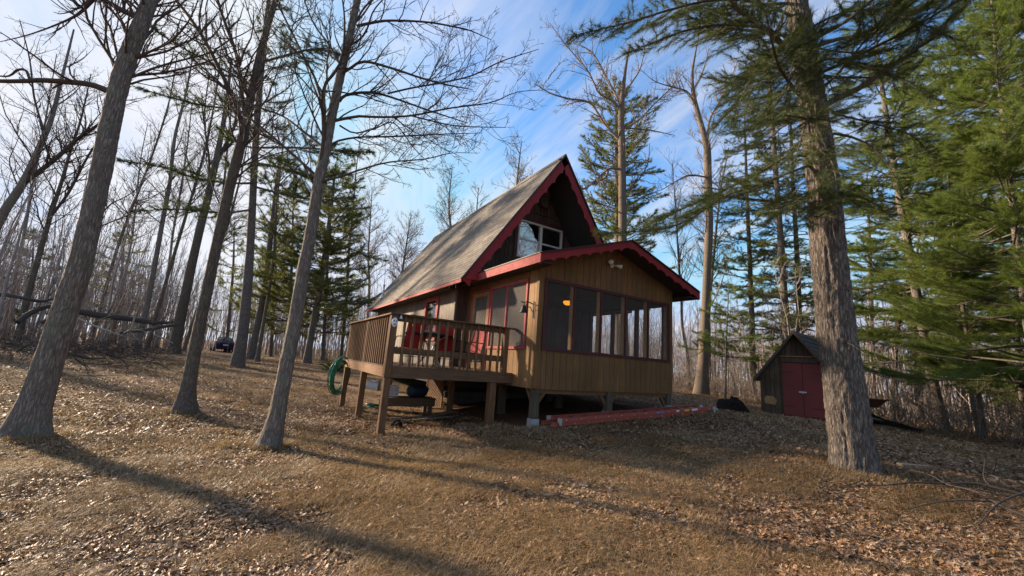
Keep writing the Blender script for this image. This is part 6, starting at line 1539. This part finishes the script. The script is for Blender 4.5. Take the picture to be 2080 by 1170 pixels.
def leaves():
    rng = np.random.default_rng(3); mb = MB()
    for shape, n, d0, d1, s0, s1 in ((0, 62000, 1.7, 11, .04, .08), (1, 44000, 1.7, 12, .03, .065), (2, 34000, 1.7, 12, .035, .07), (1, 90000, 9, 42, .06, .10)):
        X, Y, d = scatter_pts(n, d0, d1, rng)
        cl = vnoise(X*.55, Y*.55, 21)*.6+vnoise(X*1.9, Y*1.9, 22)*.5+vnoise(X*6, Y*6, 25)*.25
        lat = (X-CAM[0])*HR[0]+(Y-CAM[1])*HR[1]
        th = .42-.10*np.clip(-lat/4, 0, 1)-.08*np.clip(4.2-d, 0, 1)
        lawn = vnoise(X*.28+3, Y*.28, 41)*.7+vnoise(X*.9, Y*.9, 42)*.3
        keep = (rng.uniform(size=n) < np.clip((cl-th)*3.6+.5, .34, 1)*np.clip(1.75-2.1*np.maximum(lawn-.3, 0)*1.6, .5, 1))*(rng.uniform(size=n) < on_clear(X, Y))
        X, Y = X[keep], Y[keep]; N = len(X); Z = np.concatenate([gz(X[i:i+8000], Y[i:i+8000]) for i in range(0, N, 8000)])
        S = rng.uniform(s0, s1, N); L = LEAF[shape]; m = len(L)
        th_ = rng.uniform(0, 6.28, N); c, s = np.cos(th_), np.sin(th_)
        lx = L[None, :, 0]*S[:, None]*rng.uniform(.8, 1.2, (N, 1)); ly = L[None, :, 1]*S[:, None]
        cup = rng.uniform(-.2, 1.1, (N, 1)); bend = rng.uniform(-.6, 1.4, (N, 1)); twist = rng.uniform(-1.2, 1.2, (N, 1))
        lz = cup*lx**2/S[:, None]*2.0+bend*ly**2/S[:, None]*.9+twist*lx*ly/S[:, None]*1.2
        tx = rng.normal(size=(N, 1))*.26; ty = rng.normal(size=(N, 1))*.26
        lz = lz+lx*tx+ly*ty
        lz = lz-lz.min(1, keepdims=True)*.8+.004+rng.uniform(0, .02, (N, 1))
        V = np.stack([X[:, None]+lx*c[:, None]-ly*s[:, None], Y[:, None]+lx*s[:, None]+ly*c[:, None], Z[:, None]+lz], -1)
        # midrib vertices make the leaf fold: fan from a centre point
        C = V.mean(1, keepdims=True); C[:, :, 2] -= 0.0; V = np.concatenate([V, C], 1)
        t = np.array([[i, (i+1) % m, m] for i in range(m)])
        F = (t[None]+(np.arange(N)*(m+1))[:, None, None]).reshape(-1, 3)
        mb.add(V.reshape(-1, 3), F)
    o = mb.build('fallen_leaves', MAT['leaf'], loc=(0, 0, 0)); tag(o, 'dry brown and tan oak leaves scattered over the ground', 'leaf litter', kind='stuff')
leaves()
def grass():
    rng = np.random.default_rng(8); mb = MB()
    for nt_, per, d0, d1, h0, h1, w in ((20000, 15, 1.8, 8, .04, .13, .0032), (19000, 11, 6, 26, .05, .12, .007)):
        X, Y, d = scatter_pts(nt_, d0, d1, rng)
        g = vnoise(X*.55, Y*.55, 21)*.6+vnoise(X*1.9, Y*1.9, 22)*.5
        keep = (rng.uniform(size=nt_) < np.clip((.66-g)*4+.25, .06, 1))*(rng.uniform(size=nt_) < on_clear(X, Y))
        X, Y = X[keep], Y[keep]; N = len(X)
        flow = vnoise(X*.8, Y*.8, 31)*9
        X = np.repeat(X, per)+rng.normal(size=N*per)*.045; Y = np.repeat(Y, per)+rng.normal(size=N*per)*.045; flow = np.repeat(flow, per)
        n = N*per; Z = np.concatenate([gz(X[i:i+8000], Y[i:i+8000]) for i in range(0, n, 8000)])-.005
        az = flow+rng.normal(size=n)*.9; h = rng.uniform(h0, h1, n); ln = rng.uniform(.4, 2.2, n)
        dx, dy = np.cos(az), np.sin(az); px_, py_ = -dy*w/2, dx*w/2
        B = np.stack([X, Y, Z], -1); sd_ = np.stack([px_, py_, 0*px_], -1)
        M1 = B+np.stack([dx*h*ln*.35, dy*h*ln*.35, h*.62], -1); T = B+np.stack([dx*h*ln, dy*h*ln, h*np.clip(1.05-.35*ln, .25, 1)], -1)
        V = np.stack([B-sd_, B+sd_, M1+sd_*.8, M1-sd_*.8, T], 1).reshape(-1, 3); k = np.arange(n)[:, None]*5
        mb.add(V, np.concatenate([k+np.array([[0, 1, 2, 3]])])); b = mb.n-5*n
        mb.F.setdefault(3, []).append(k+np.array([[3, 2, 4]])+b)
    for (bx, by, br) in ((-8.09, 1.35, .5), (-6.56, 3.67, .3), (-4.96, .12, .25), (2.92, -4.8, .62), (-6.34, 16.97, .5)):
        n = 900; a = rng.uniform(0, 6.28, n); r_ = br*(.75+.5*rng.uniform(size=n)**1.5); X = bx+r_*np.cos(a); Y = by+r_*np.sin(a); Z = gz(X, Y)-.005
        az = a+rng.normal(size=n)*.8; h = rng.uniform(.05, .17, n); w = .004; dx, dy = np.cos(az), np.sin(az)
        B = np.stack([X, Y, Z], -1); sd_ = np.stack([-dy*w/2, dx*w/2, 0*dx], -1)
        M1 = B+np.stack([dx*h*.3, dy*h*.3, h*.65], -1); T = B+np.stack([dx*h*.9, dy*h*.9, h*.8], -1)
        V = np.stack([B-sd_, B+sd_, M1+sd_*.8, M1-sd_*.8, T], 1).reshape(-1, 3); k = np.arange(n)[:, None]*5
        mb.add(V, k+np.array([[0, 1, 2, 3]])); b = mb.n-5*n; mb.F.setdefault(3, []).append(k+np.array([[3, 2, 4]])+b)
    o = mb.build('dry_grass', MAT['grass'], loc=(0, 0, 0)); tag(o, 'short dry straw-coloured grass growing through the leaf litter', 'grass', kind='stuff')
grass()

def twigs():
    rng = np.random.default_rng(14); LB = Limbs()
    X, Y, d = scatter_pts(520, 2.0, 16, rng)
    for x, y, dd in zip(X, Y, d):
        if -3 < x < 5.2 and y > .4: continue
        L = rng.uniform(.12, .6)*(1+dd*.05); a = rng.uniform(0, 6.28); k = 5; t = np.linspace(-.5, .5, k)
        px_ = x+np.cos(a)*t*L+rng.normal(size=k)*L*.05; py_ = y+np.sin(a)*t*L+rng.normal(size=k)*L*.05
        P = np.stack([px_, py_, gz(px_, py_)+.015+rng.uniform(0, .03)], 1); r = rng.uniform(.003, .008); LB.add(P, r*np.linspace(1, .5, k), 5)
        if rng.uniform() < .5: q = P[2]; e = np.array([math.cos(a+.8), math.sin(a+.8), .15])*L*.3; LB.add(np.array([q, q+e*.5, q+e]), np.array([r*.7, r*.6, r*.4]), 4)
    mb = MB(); LB.into(mb); o = mb.build('fallen_twigs', MAT['twig'], smooth=True, loc=(0, 0, 0)); tag(o, 'small dead twigs lying about on the leaf litter', 'twigs', kind='stuff')
twigs()
